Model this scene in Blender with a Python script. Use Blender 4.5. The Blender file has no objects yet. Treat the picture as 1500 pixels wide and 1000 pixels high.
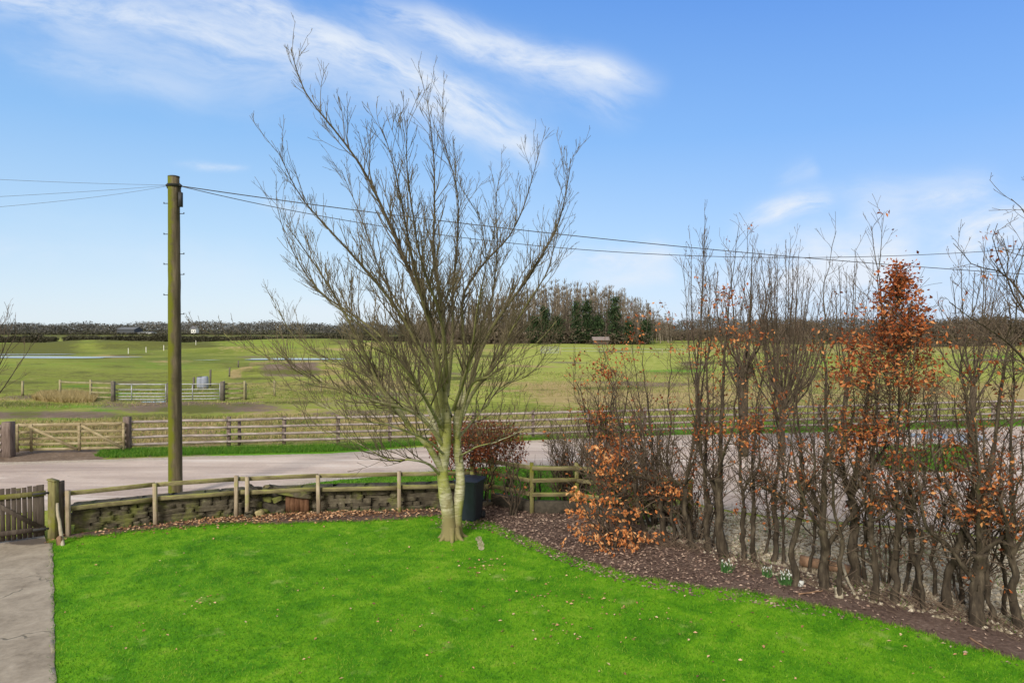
import bpy, math, random
import numpy as np
from mathutils import Vector

R = math.radians
rng = np.random.default_rng(7)
random.seed(7)
scene = bpy.context.scene
COL = scene.collection

# ------------------------------------------------------------------ camera
CH = 4.6
PITCH = R(1.031)
cam = bpy.data.cameras.new('camera')
cam.sensor_width = 36.0
cam.lens = 24.0
cam.clip_start = 0.05
cam.clip_end = 9000
camo = bpy.data.objects.new('camera', cam)
COL.objects.link(camo)
camo.location = (0, 0, CH)
camo.rotation_euler = (math.pi / 2 - PITCH, 0, 0)
scene.camera = camo


def ray(px, py):
    a = (px - 750) / 1000.0
    b = (500 - py) / 1000.0
    return np.array([a, math.cos(PITCH) + b * math.sin(PITCH), -math.sin(PITCH) + b * math.cos(PITCH)])


def G(px, py, z=0.0):
    """ground point that the photograph shows at this pixel"""
    d = ray(px, py)
    t = (z - CH) / d[2]
    return np.array([d[0] * t, d[1] * t, z])


def P(px, py, Y):
    d = ray(px, py)
    t = Y / d[1]
    return np.array([d[0] * t, Y, CH + d[2] * t])


def pix(p):
    """world -> photograph pixel (arrays of n x 3)"""
    p = np.asarray(p, float)
    y, z = p[..., 1], p[..., 2] - CH
    c, s = math.cos(PITCH), math.sin(PITCH)
    dep = np.maximum(y * c - z * s, 0.01)
    up = y * s + z * c
    return 750 + 1000 * p[..., 0] / dep, 500 - 1000 * up / dep


# ------------------------------------------------------------------ mesh helpers
class MB:
    """collects geometry and links it as ONE mesh object"""

    def __init__(self):
        self.V, self.F, self.n = [], [], 0     # F: list of (m x k) int arrays
        self.buckets = {}

    def add(self, v, f):
        v = np.asarray(v, float).reshape(-1, 3)
        by = {}
        for q in f:
            by.setdefault(len(q), []).append(q)
        for k, qs in by.items():
            self.F.append(np.asarray(qs, int) + self.n)
        self.V.append(v)
        self.n += len(v)

    def addarr(self, v, f):
        self.V.append(np.asarray(v, float).reshape(-1, 3))
        self.F.append(np.asarray(f, int) + self.n)
        self.n += len(self.V[-1])

    # -- tubes are bucketed and built vectorised
    def tube(self, pts, rad, sides=4):
        pts = np.asarray(pts, float)
        rad = np.broadcast_to(np.asarray(rad, float), (len(pts),))
        self.buckets.setdefault((len(pts), sides), []).append((pts, rad))

    def flush(self):
        for (k, s), lst in self.buckets.items():
            Pn = np.stack([a for a, _ in lst])           # N,k,3
            Rn = np.stack([b for _, b in lst])           # N,k
            T = np.empty_like(Pn)
            T[:, 1:-1] = Pn[:, 2:] - Pn[:, :-2]
            T[:, 0] = Pn[:, 1] - Pn[:, 0]
            T[:, -1] = Pn[:, -1] - Pn[:, -2]
            T /= np.linalg.norm(T, axis=2, keepdims=True) + 1e-9
            m = Pn[:, -1] - Pn[:, 0]
            m /= np.linalg.norm(m, axis=1, keepdims=True) + 1e-9
            ref = np.where(np.abs(m[:, 2:3]) > 0.75, np.array([[1.0, 0.13, 0]]), np.array([[0, 0, 1.0]]))
            ref = np.broadcast_to(ref[:, None, :], Pn.shape)
            U = np.cross(T, ref)
            U /= np.linalg.norm(U, axis=2, keepdims=True) + 1e-9
            W = np.cross(T, U)
            ang = np.arange(s) * 2 * math.pi / s
            ca, sa = np.cos(ang), np.sin(ang)
            ring = Pn[:, :, None, :] + Rn[:, :, None, None] * (U[:, :, None, :] * ca[None, None, :, None] + W[:, :, None, :] * sa[None, None, :, None])
            N = len(Pn)
            idx = np.arange(N * k * s).reshape(N, k, s)
            a = idx[:, :-1, :]
            b = idx[:, 1:, :]
            q = np.stack([a, np.roll(a, -1, 2), np.roll(b, -1, 2), b], -1).reshape(-1, 4)
            self.addarr(ring.reshape(-1, 3), q)
            if s > 3:
                self.F.append((idx[:, -1, :]).reshape(-1, s) + self.n - N * k * s)
        self.buckets = {}

    def beam(self, p0, p1, w, h, c=0.006, up=(0, 0, 1), jit=0.0):
        """rectangular timber from p0 to p1 with chamfered edges; w across, h along up"""
        p0, p1 = np.asarray(p0, float), np.asarray(p1, float)
        d = p1 - p0
        L = np.linalg.norm(d)
        d = d / L
        up = np.asarray(up, float)
        s = np.cross(d, up)
        if np.linalg.norm(s) < 1e-4:
            s = np.cross(d, np.array([1.0, 0, 0]))
        s /= np.linalg.norm(s)
        u = np.cross(s, d)
        a, b = w / 2, h / 2
        c = min(c, a * 0.6, b * 0.6)
        prof = [(-a + c, -b), (a - c, -b), (a, -b + c), (a, b - c), (a - c, b), (-a + c, b), (-a, b - c), (-a, -b + c)]
        n = max(2, min(9, int(L / 0.45) + 1)) if jit > 0 else 2
        rings = []
        for i in range(n):
            t = i / (n - 1)
            o = (rng.normal(0, jit, 3) if jit > 0 else np.zeros(3))
            k = 1 + (rng.normal(0, jit * 4) if jit > 0 else 0)
            q = p0 + (p1 - p0) * t + o
            rings.append([q + s * x * k + u * y * k for x, y in prof])
        v = np.array(rings).reshape(-1, 3)
        f = []
        for i in range(n - 1):
            for j in range(8):
                f.append((i * 8 + j, i * 8 + (j + 1) % 8, (i + 1) * 8 + (j + 1) % 8, (i + 1) * 8 + j))
        f.append(tuple(range(7, -1, -1)))
        f.append(tuple(range((n - 1) * 8, n * 8)))
        self.add(v, f)

    def box(self, c, size, rz=0.0, cham=0.01):
        c = np.asarray(c, float)
        x = np.array([math.cos(rz), math.sin(rz), 0])
        y = np.array([-math.sin(rz), math.cos(rz), 0])
        self.beam(c - x * size[0] / 2, c + x * size[0] / 2, size[1], size[2], cham)

    def stone(self, c, size, rz=0.0, tilt=0.0, jit=0.08, sharp=3.2):
        g = np.array([-1, -.45, .45, 1])
        pts, idx = [], {}
        for i in range(4):
            for j in range(4):
                for k in range(4):
                    if i in (0, 3) or j in (0, 3) or k in (0, 3):
                        idx[(i, j, k)] = len(pts)
                        pts.append((g[i], g[j], g[k]))
        p = np.array(pts)
        nrm = (np.abs(p) ** sharp).sum(1) ** (1 / sharp)
        p = p / nrm[:, None]
        p = p * (1 + rng.normal(0, jit, (len(p), 1))) + rng.normal(0, jit * .5, p.shape)
        p = p * np.asarray(size) / 2
        ct, st = math.cos(tilt), math.sin(tilt)
        p = np.stack([p[:, 0] * ct - p[:, 2] * st, p[:, 1], p[:, 0] * st + p[:, 2] * ct], 1)
        cr, sr = math.cos(rz), math.sin(rz)
        p = np.stack([p[:, 0] * cr - p[:, 1] * sr, p[:, 0] * sr + p[:, 1] * cr, p[:, 2]], 1)
        f = []
        for a in (0, 3):
            for i in range(3):
                for j in range(3):
                    q = [(a, i, j), (a, i + 1, j), (a, i + 1, j + 1), (a, i, j + 1)]
                    for perm in (lambda t: t, lambda t: (t[1], t[0], t[2]), lambda t: (t[1], t[2], t[0])):
                        f.append(tuple(idx[perm(t)] for t in q))
        self.add(p + np.asarray(c, float), f)

    def leaves(self, pos, size, droop=0.3, aspect=.55, hang=None, flat=False):
        """folded rhombic leaves at pos (n x 3); size n or scalar"""
        n = len(pos)
        if n == 0:
            return
        size = np.broadcast_to(np.asarray(size, float), (n,))[:, None]
        az = rng.uniform(0, 2 * math.pi, n)
        el = rng.normal(-droop, .55, n) if not flat else rng.normal(0, .18, n)
        d = np.stack([np.cos(az) * np.cos(el), np.sin(az) * np.cos(el), np.sin(el)], 1)
        r = rng.normal(0, 1, (n, 3))
        if flat:
            r = np.stack([-d[:, 1], d[:, 0], rng.normal(0, .35, n)], 1)
        s = r - d * (r * d).sum(1, keepdims=True)
        s /= np.linalg.norm(s, axis=1, keepdims=True) + 1e-9
        nn = np.cross(d, s)
        a = pos
        tip = pos + d * size
        mid = pos + d * size * .48
        l = mid + s * size * aspect * .5 + nn * size * .13
        rr = mid - s * size * aspect * .5 + nn * size * .13
        v = np.stack([a, l, tip, rr], 1).reshape(-1, 3)
        i = np.arange(n)[:, None] * 4
        f = np.concatenate([i + np.array([[0, 1, 2]]), i + np.array([[0, 2, 3]])], 0)
        self.addarr(v, f)

    def blades(self, pos, h, w, lean=.35):
        n = len(pos)
        h = np.broadcast_to(np.asarray(h, float), (n,))
        w = np.broadcast_to(np.asarray(w, float), (n,))
        az = rng.uniform(0, 2 * math.pi, n)
        s = np.stack([np.cos(az), np.sin(az), np.zeros(n)], 1) * w[:, None] / 2
        t = rng.normal(0, lean, (n, 2)) * h[:, None]
        tip = pos + np.stack([t[:, 0], t[:, 1], h], 1)
        v = np.stack([pos - s, pos + s, tip], 1).reshape(-1, 3)
        self.addarr(v, np.arange(3 * n).reshape(-1, 3))

    def tris(self, pos, size):
        n = len(pos)
        size = np.broadcast_to(np.asarray(size, float), (n,))
        o = rng.normal(0, 1, (n, 3, 3)) * (size * .5)[:, None, None]
        self.addarr((pos[:, None, :] + o).reshape(-1, 3), np.arange(3 * n).reshape(-1, 3))

    def build(self, name, m, parent=None, smooth=True, origin=(0, 0, 0), gnarl=0.0):
        self.flush()
        V = np.concatenate(self.V) if self.V else np.zeros((0, 3))
        V = V - np.asarray(origin, float)
        if gnarl:
            q = V + np.asarray(origin, float)
            for f, a in ((13, 1.0), (29, .6), (57, .35)):
                V = V + gnarl * a * np.stack([np.sin(q[:, (k + 1) % 3] * f * (1.0 if (k + 1) % 3 != 2 else .45) + k * 1.7 + f) * np.cos(q[:, (k + 2) % 3] * f * (1.1 if (k + 2) % 3 != 2 else .4) + k) for k in range(3)], 1) * np.array([1, 1, .3])
        me = bpy.data.meshes.new(name)
        me.vertices.add(len(V))
        me.vertices.foreach_set('co', V.astype(np.float32).ravel())
        tot = np.concatenate([np.full(len(f), f.shape[1]) for f in self.F]) if self.F else np.zeros(0, int)
        loops = np.concatenate([f.ravel() for f in self.F]) if self.F else np.zeros(0, int)
        me.loops.add(len(loops))
        me.loops.foreach_set('vertex_index', loops.astype(np.int32))
        me.polygons.add(len(tot))
        st = np.concatenate([[0], np.cumsum(tot)[:-1]]) if len(tot) else tot
        me.polygons.foreach_set('loop_start', st.astype(np.int32))
        me.polygons.foreach_set('use_smooth', np.full(len(tot), smooth))
        me.update(calc_edges=True)
        me.validate()
        o = bpy.data.objects.new(name, me)
        if m is not None:
            me.materials.append(m)
        COL.objects.link(o)
        if parent is not None:
            o.parent = parent
        return o


def tag(o, label=None, cat=None, group=None, kind=None):
    if label: o['label'] = label
    if cat: o['category'] = cat
    if group: o['group'] = group
    if kind: o['kind'] = kind
    return o


def empty(name, loc, label, cat, group=None, rz=0.0):
    o = bpy.data.objects.new(name, None)
    o.empty_display_size = .2
    COL.objects.link(o)
    o.location = tuple(loc)
    o.rotation_euler = (0, 0, rz)
    return tag(o, label, cat, group)


def copy_tree(o, parent=None):
    c = o.copy()
    COL.objects.link(c)
    if parent is not None:
        c.parent = parent
    for ch in list(o.children):
        copy_tree(ch, c)
    return c


# ------------------------------------------------------------------ materials
def nodes_of(m):
    m.use_nodes = True
    nt = m.node_tree
    nt.nodes.clear()
    return nt


def N(nt, typ, **kw):
    n = nt.nodes.new(typ)
    for k, v in kw.items():
        setattr(n, k, v)
    return n


def ramp(nt, stops):
    r = nt.nodes.new('ShaderNodeValToRGB')
    e = r.color_ramp.elements
    e[0].position, e[0].color = stops[0][0], (*stops[0][1], 1)
    e[1].position, e[1].color = stops[-1][0], (*stops[-1][1], 1)
    for p, c in stops[1:-1]:
        x = e.new(p)
        x.color = (*c, 1)
    return r


def mix(nt, fac, a, b, mode='MIX'):
    m = nt.nodes.new('ShaderNodeMix')
    m.data_type = 'RGBA'
    m.blend_type = mode
    for sock, v in ((m.inputs[0], fac), (m.inputs[6], a), (m.inputs[7], b)):
        if hasattr(v, 'is_output') or isinstance(v, bpy.types.NodeSocket):
            nt.links.new(v, sock)
        elif isinstance(v, (int, float)):
            sock.default_value = v
        else:
            sock.default_value = (*v, 1)
    return m.outputs[2]


def math_n(nt, op, a, b=None, c=None, clamp=False):
    m = nt.nodes.new('ShaderNodeMath')
    m.operation = op
    m.use_clamp = clamp
    for i, v in enumerate((a, b, c)):
        if v is None: continue
        if isinstance(v, bpy.types.NodeSocket):
            nt.links.new(v, m.inputs[i])
        else:
            m.inputs[i].default_value = v
    return m.outputs[0]


def noise(nt, vec, scale, detail=4, rough=.6, dist=0.0):
    n = nt.nodes.new('ShaderNodeTexNoise')
    n.inputs['Scale'].default_value = scale
    n.inputs['Detail'].default_value = detail
    n.inputs['Roughness'].default_value = rough
    n.inputs['Distortion'].default_value = dist
    if vec is not None: nt.links.new(vec, n.inputs['Vector'])
    return n.outputs['Fac']


def maprange(nt, v, a, b, c=0.0, d=1.0, smooth=True):
    m = nt.nodes.new('ShaderNodeMapRange')
    m.interpolation_type = 'SMOOTHSTEP' if smooth else 'LINEAR'
    nt.links.new(v, m.inputs[0])
    for i, x in enumerate((a, b, c, d)):
        m.inputs[1 + i].default_value = x
    return m.outputs[0]


def mapping(nt, vec, sc=(1, 1, 1), rot=(0, 0, 0)):
    m = nt.nodes.new('ShaderNodeMapping')
    m.inputs['Scale'].default_value = sc
    m.inputs['Rotation'].default_value = rot
    nt.links.new(vec, m.inputs['Vector'])
    return m.outputs[0]


def finish(nt, color, rough=.85, bump=None, bstr=.3, bdist=.02, spec=.3, metal=0.0, trans=None):
    b = nt.nodes.new('ShaderNodeBsdfPrincipled')
    if isinstance(color, bpy.types.NodeSocket): nt.links.new(color, b.inputs['Base Color'])
    else: b.inputs['Base Color'].default_value = (*color, 1)
    if isinstance(rough, bpy.types.NodeSocket): nt.links.new(rough, b.inputs['Roughness'])
    else: b.inputs['Roughness'].default_value = rough
    b.inputs['Specular IOR Level'].default_value = spec
    b.inputs['Metallic'].default_value = metal
    if bump is not None:
        bp = nt.nodes.new('ShaderNodeBump')
        bp.inputs['Strength'].default_value = bstr
        bp.inputs['Distance'].default_value = bdist
        nt.links.new(bump, bp.inputs['Height'])
        nt.links.new(bp.outputs[0], b.inputs['Normal'])
    out = nt.nodes.new('ShaderNodeOutputMaterial')
    sh = b.outputs[0]
    if trans:
        t = nt.nodes.new('ShaderNodeBsdfTranslucent')
        if isinstance(color, bpy.types.NodeSocket): nt.links.new(color, t.inputs[0])
        ms = nt.nodes.new('ShaderNodeMixShader')
        ms.inputs[0].default_value = trans
        nt.links.new(sh, ms.inputs[1])
        nt.links.new(t.outputs[0], ms.inputs[2])
        sh = ms.outputs[0]
    nt.links.new(sh, out.inputs[0])


def mat(name, stops, scale=6, stretch=(1, 1, 1), rough=.85, bump=.3, bdist=.01, spec=.25, metal=0.0, moss=None, detail=6,
        island=0.0, trans=None, coord='Object', second=None):
    """noise-ramped surface; moss=(colour, amount, direction) grows on one side; second=(colour, scale, lo, hi) patches"""
    m = bpy.data.materials.new(name)
    nt = nodes_of(m)
    tc = N(nt, 'ShaderNodeTexCoord')
    vec = mapping(nt, tc.outputs[coord], stretch)
    f = noise(nt, vec, scale, detail, .65)
    fac = f
    if island:
        g = N(nt, 'ShaderNodeNewGeometry')
        fac = math_n(nt, 'ADD', math_n(nt, 'MULTIPLY', f, 1 - island), math_n(nt, 'MULTIPLY', g.outputs['Random Per Island'], island))
    r = ramp(nt, stops)
    nt.links.new(fac, r.inputs[0])
    c = r.outputs[0]
    if second:
        k = maprange(nt, noise(nt, tc.outputs[coord], second[1], 5, .65), second[2], second[3])
        c = mix(nt, k, c, second[0])
    if moss:
        g = N(nt, 'ShaderNodeTexCoord')
        d = N(nt, 'ShaderNodeVectorMath', operation='DOT_PRODUCT')
        nt.links.new(g.outputs['Normal'], d.inputs[0])
        d.inputs[1].default_value = moss[2]
        k = math_n(nt, 'ADD', math_n(nt, 'MULTIPLY', d.outputs['Value'], .5), math_n(nt, 'MULTIPLY', noise(nt, tc.outputs[coord], 3.0, 5), 1.2))
        k = maprange(nt, k, .75 - moss[1] * .6, 1.15 - moss[1] * .5)
        c = mix(nt, k, c, moss[0])
    finish(nt, c, rough, f if bump else None, bump, bdist, spec, metal, trans)
    return m


M = {}
M['bark'] = mat('hedge_bark', [(.3, (.022, .016, .011)), (.5, (.052, .039, .026)), (.72, (.12, .095, .064))], 11, (1, 1, .3), bump=.9, bdist=.02, second=((.085, .08, .03), 2.2, .55, .72))
M['twig'] = mat('twig_bark', [(.3, (.048, .034, .023)), (.7, (.145, .105, .074))], 3, bump=0)
M['shrub'] = mat('shrub_twig', [(.3, (.075, .05, .033)), (.7, (.18, .13, .09))], 3, bump=0)
M['leaf'] = mat('beech_leaf', [(.15, (.15, .036, .014)), (.4, (.34, .088, .025)), (.65, (.58, .20, .06)), (.85, (.74, .36, .14))], 1.2, bump=0, island=.7, trans=.35, rough=.6)
M['leaf_bright'] = mat('bright_beech_leaf', [(.15, (.42, .12, .03)), (.4, (.66, .23, .07)), (.65, (.80, .36, .13)), (.85, (.86, .50, .24))], 1.2, bump=0, island=.7, trans=.35, rough=.6)
M['leaf_russet'] = mat('russet_beech_leaf', [(.15, (.11, .024, .010)), (.4, (.25, .06, .018)), (.65, (.44, .125, .038)), (.88, (.64, .27, .10))], 1.2, bump=0, island=.7, trans=.3, rough=.6)
M['leaf_dark'] = mat('copper_leaf', [(.15, (.09, .022, .014)), (.45, (.24, .06, .028)), (.7, (.44, .14, .055)), (.88, (.58, .28, .13))], 1.2, bump=0, island=.7, trans=.25, rough=.6)
M['litter'] = mat('litter_leaf', [(.15, (.065, .040, .032)), (.4, (.15, .095, .074)), (.65, (.27, .18, .135)), (.92, (.46, .34, .26))], .8, bump=0, island=.8, rough=.7)
M['litter_warm'] = mat('litter_leaf_warm', [(.15, (.14, .07, .035)), (.45, (.30, .15, .07)), (.7, (.50, .28, .15)), (.92, (.66, .48, .31))], .8, bump=0, island=.8, rough=.7)
M['pole'] = mat('pole_wood', [(.3, (.045, .036, .020)), (.52, (.105, .082, .05)), (.75, (.20, .155, .105))], 9, (1, 1, .10), bump=.8, second=((.05, .042, .02), 1.1, .5, .7), moss=((.115, .125, .006), .40, (-1, -.35, 0)))
M['dark_metal'] = mat('dark_fitting', [(.3, (.02, .02, .022)), (.7, (.05, .05, .05))], 8, bump=0, rough=.6)
M['wire'] = mat('black_cable', [(.3, (.04, .04, .045)), (.7, (.07, .07, .075))], 5, bump=0, rough=.6)
M['wire_grey'] = mat('grey_cable', [(.3, (.22, .24, .27)), (.7, (.32, .34, .37))], 5, bump=0, rough=.6)
M['post'] = mat('dark_fence_post', [(.3, (.085, .06, .05)), (.55, (.16, .12, .10)), (.8, (.25, .20, .17))], 12, (1, 1, .2), bump=.5)
M['rail'] = mat('grey_fence_rail', [(.25, (.13, .105, .095)), (.5, (.30, .25, .23)), (.75, (.48, .42, .39))], 7, (.3, 1, 1), bump=.4, second=((.24, .215, .14), 1.3, .6, .8))
M['pale_gate'] = mat('pale_gate_wood', [(.25, (.14, .105, .055)), (.5, (.28, .225, .13)), (.78, (.46, .39, .26))], 8, (.4, .4, 1), bump=.4, second=((.28, .25, .12), 1.7, .55, .78))
M['garden_post'] = mat('garden_post_wood', [(.25, (.15, .11, .07)), (.5, (.31, .245, .17)), (.78, (.48, .40, .30))], 14, (1, 1, .15), bump=.5, second=((.24, .24, .06), 2.2, .52, .72))
M['garden_rail'] = mat('garden_rail_wood', [(.25, (.085, .068, .035)), (.5, (.18, .15, .075)), (.8, (.30, .26, .14))], 9, (.25, 1, 1), bump=.6, moss=((.25, .245, .07), .22, (0, 0, 1)))
M['picket'] = mat('picket_wood', [(.25, (.036, .027, .021)), (.5, (.075, .058, .046)), (.8, (.14, .115, .09))], 16, (1, 1, .12), bump=.6, second=((.12, .12, .03), 1.6, .56, .76))
M['picket_mossy'] = mat('picket_mossy', [(.25, (.09, .07, .035)), (.5, (.17, .15, .06)), (.8, (.30, .28, .12))], 12, (1, 1, .15), bump=.6, second=((.15, .15, .02), 2.4, .46, .64))
M['galv'] = mat('galvanised_steel', [(.3, (.20, .21, .215)), (.7, (.40, .41, .42))], 6, bump=0, rough=.45, metal=.25, spec=.5)
M['far_wood'] = mat('far_fence_wood', [(.3, (.16, .14, .07)), (.7, (.36, .32, .19))], 4, bump=0)
M['far_post'] = mat('far_fence_post', [(.3, (.07, .06, .05)), (.7, (.16, .14, .11))], 4, bump=0)
M['pale_post'] = mat('pale_field_post', [(.3, (.6, .58, .5)), (.7, (.75, .72, .62))], 4, bump=0)
M['bin'] = mat('bin_plastic', [(.3, (.014, .02, .028)), (.7, (.022, .032, .045))], 5, bump=.05, rough=.42, spec=.5)
M['rubber'] = mat('tyre_rubber', [(.3, (.018, .018, .02)), (.7, (.035, .035, .038))], 8, bump=.1, rough=.8)
M['stone'] = mat('rubble_stone', [(.25, (.038, .031, .021)), (.48, (.082, .068, .046)), (.66, (.135, .115, .078)), (.85, (.36, .33, .25))], 9, bump=1.0, bdist=.03, island=.2, second=((.13, .135, .035), 1.5, .46, .64), rough=.95)
M['stone_dark'] = mat('wall_core', [(.3, (.035, .03, .022)), (.7, (.09, .075, .055))], 9, bump=.6)
M['stone_lichen'] = mat('lichen_stone', [(.3, (.16, .15, .06)), (.5, (.30, .25, .12)), (.75, (.48, .36, .20))], 9, bump=.6)
M['rust_wood'] = mat('rotten_red_wood', [(.3, (.035, .016, .010)), (.5, (.10, .046, .022)), (.75, (.19, .10, .055))], 12, (1, 1, .2), bump=.8)
M['pale_wood'] = mat('pale_dead_wood', [(.3, (.20, .165, .11)), (.7, (.44, .39, .29))], 9, (1, 1, .3), bump=.4)
M['log'] = mat('log_wood', [(.3, (.13, .075, .045)), (.7, (.33, .20, .12))], 8, (1, 1, .4), bump=.6)
M['poplar'] = mat('poplar_bark', [(.3, (.17, .14, .10)), (.7, (.34, .29, .22))], .8, bump=0)
M['poplar_twig'] = mat('poplar_twig', [(.3, (.085, .066, .046)), (.7, (.19, .15, .108))], .25, bump=0)
M['evergreen'] = mat('evergreen_needle', [(.25, (.010, .022, .008)), (.5, (.024, .046, .016)), (.8, (.055, .088, .030))], .8, bump=0, island=.5)
M['far_tree'] = mat('far_tree_mass', [(.25, (.080, .077, .067)), (.5, (.105, .10, .087)), (.75, (.135, .127, .11))], .012, bump=0, island=.3)  # lightened grey: distance haze put into the colour
M['scrub'] = mat('scrub_twigs', [(.2, (.05, .038, .026)), (.5, (.10, .078, .053)), (.8, (.17, .135, .095))], .1, bump=0, island=.35)
M['hedge_far'] = mat('field_hedge_twigs', [(.2, (.035, .034, .02)), (.5, (.06, .057, .034)), (.8, (.10, .092, .056))], .12, bump=0, island=.3)
M['barn'] = mat('barn_sheet', [(.3, (.05, .055, .065)), (.7, (.085, .09, .10))], 1, bump=0)
M['barn_roof'] = mat('barn_roof', [(.3, (.10, .105, .115)), (.7, (.16, .165, .175))], 1, bump=0)
M['shed_wood'] = mat('shed_wood', [(.3, (.05, .04, .03)), (.7, (.11, .085, .065))], 1, bump=0)
M['shed_roof'] = mat('shed_roof', [(.3, (.16, .125, .11)), (.7, (.26, .21, .19))], 1, bump=0)
M['white_wall'] = mat('white_render', [(.3, (.6, .6, .58)), (.7, (.75, .75, .72))], 1, bump=0)
M['slate'] = mat('slate_roof', [(.3, (.08, .08, .09)), (.7, (.15, .15, .16))], 1, bump=0)
M['dark_glass'] = mat('dark_pane', [(.3, (.02, .025, .03)), (.7, (.04, .045, .05))], 1, bump=0, rough=.2)
M['barrel'] = mat('barrel_plastic', [(.3, (.20, .22, .28)), (.7, (.34, .36, .42))], 2, bump=0, rough=.5)
M['leaf_green'] = mat('bulb_leaf', [(.3, (.03, .09, .02)), (.7, (.08, .19, .05))], 5, bump=0, island=.5)
M['petal'] = mat('white_petal', [(.3, (.75, .78, .72)), (.7, (.85, .86, .82))], 5, bump=0, trans=.3)
M['blade'] = mat('lawn_blade', [(.35, (.028, .13, .003)), (.46, (.08, .255, .004)), (.56, (.145, .335, .008)), (.68, (.31, .42, .045))], .95, bump=0, island=.30, detail=8, second=((.26, .37, .07), 1.25, .60, .74), trans=.3, rough=.6)
M['verge_blade'] = mat('verge_blade', [(.2, (.03, .12, .006)), (.5, (.08, .22, .012)), (.8, (.2, .30, .04))], .4, bump=0, island=.5, trans=.3, rough=.6)
M['dry_blade'] = mat('dry_blade', [(.2, (.22, .17, .06)), (.5, (.40, .31, .13)), (.8, (.56, .46, .25))], .4, bump=0, island=.6, trans=.2, rough=.7)
M['rough_blade'] = mat('rough_blade', [(.25, (.09, .15, .018)), (.42, (.18, .23, .04)), (.52, (.34, .30, .11)), (.62, (.26, .19, .11)), (.8, (.50, .40, .20))], .3, bump=0, island=.3, trans=.2, rough=.7)
M['pebble'] = mat('pebble', [(.2, (.17, .135, .09)), (.5, (.34, .285, .20)), (.85, (.50, .44, .34))], 1, bump=0, island=.85)


def main_bark():
    """silvery bark with horizontal bands below, algae green on the limbs, brown twigs above"""
    m = bpy.data.materials.new('banded_tree_bark')
    nt = nodes_of(m)
    tc = N(nt, 'ShaderNodeTexCoord')
    o = tc.outputs['Object']
    band = noise(nt, mapping(nt, o, (1.2, 1.2, 9)), 2.6, 5, .6)
    big = noise(nt, o, 1.6, 5, .6)
    fine = noise(nt, o, 26, 4, .6)
    r = ramp(nt, [(.34, (.17, .16, .085)), (.5, (.34, .32, .19)), (.66, (.55, .51, .38))])
    nt.links.new(band, r.inputs[0])
    c = r.outputs[0]
    c = mix(nt, maprange(nt, big, .42, .62), c, (.27, .28, .06))
    sep = N(nt, 'ShaderNodeSeparateXYZ')
    nt.links.new(o, sep.inputs[0])
    hz = math_n(nt, 'ADD', sep.outputs[2], math_n(nt, 'MULTIPLY', math_n(nt, 'SUBTRACT', big, .5), 2.5))
    c = mix(nt, maprange(nt, hz, 1.8, 3.8), c, (.20, .19, .075))
    c = mix(nt, maprange(nt, hz, 3.8, 6.2), c, (.062, .048, .027))
    c = mix(nt, math_n(nt, 'MULTIPLY', maprange(nt, noise(nt, mapping(nt, o, (1, 1, 3.5)), 7, 6, .7), .56, .66), .75), c, (.085, .075, .04))
    c = mix(nt, math_n(nt, 'MULTIPLY', maprange(nt, noise(nt, o, 5.2, 5, .7), .63, .70), .5), c, (.42, .42, .33))
    base = maprange(nt, hz, .75, .25)
    c = mix(nt, base, c, (.20, .17, .075))
    finish(nt, c, .85, math_n(nt, 'ADD', band, math_n(nt, 'MULTIPLY', fine, .5)), .5, .015, .25)
    return m


M['tree_bark'] = main_bark()
M['tree_twig'] = mat('tree_twig', [(.3, (.06, .046, .028)), (.55, (.13, .104, .062)), (.75, (.21, .17, .105))], .6, bump=0)


def attr(nt, name):
    a = N(nt, 'ShaderNodeAttribute')
    a.attribute_name = name
    return a.outputs['Fac']


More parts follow.
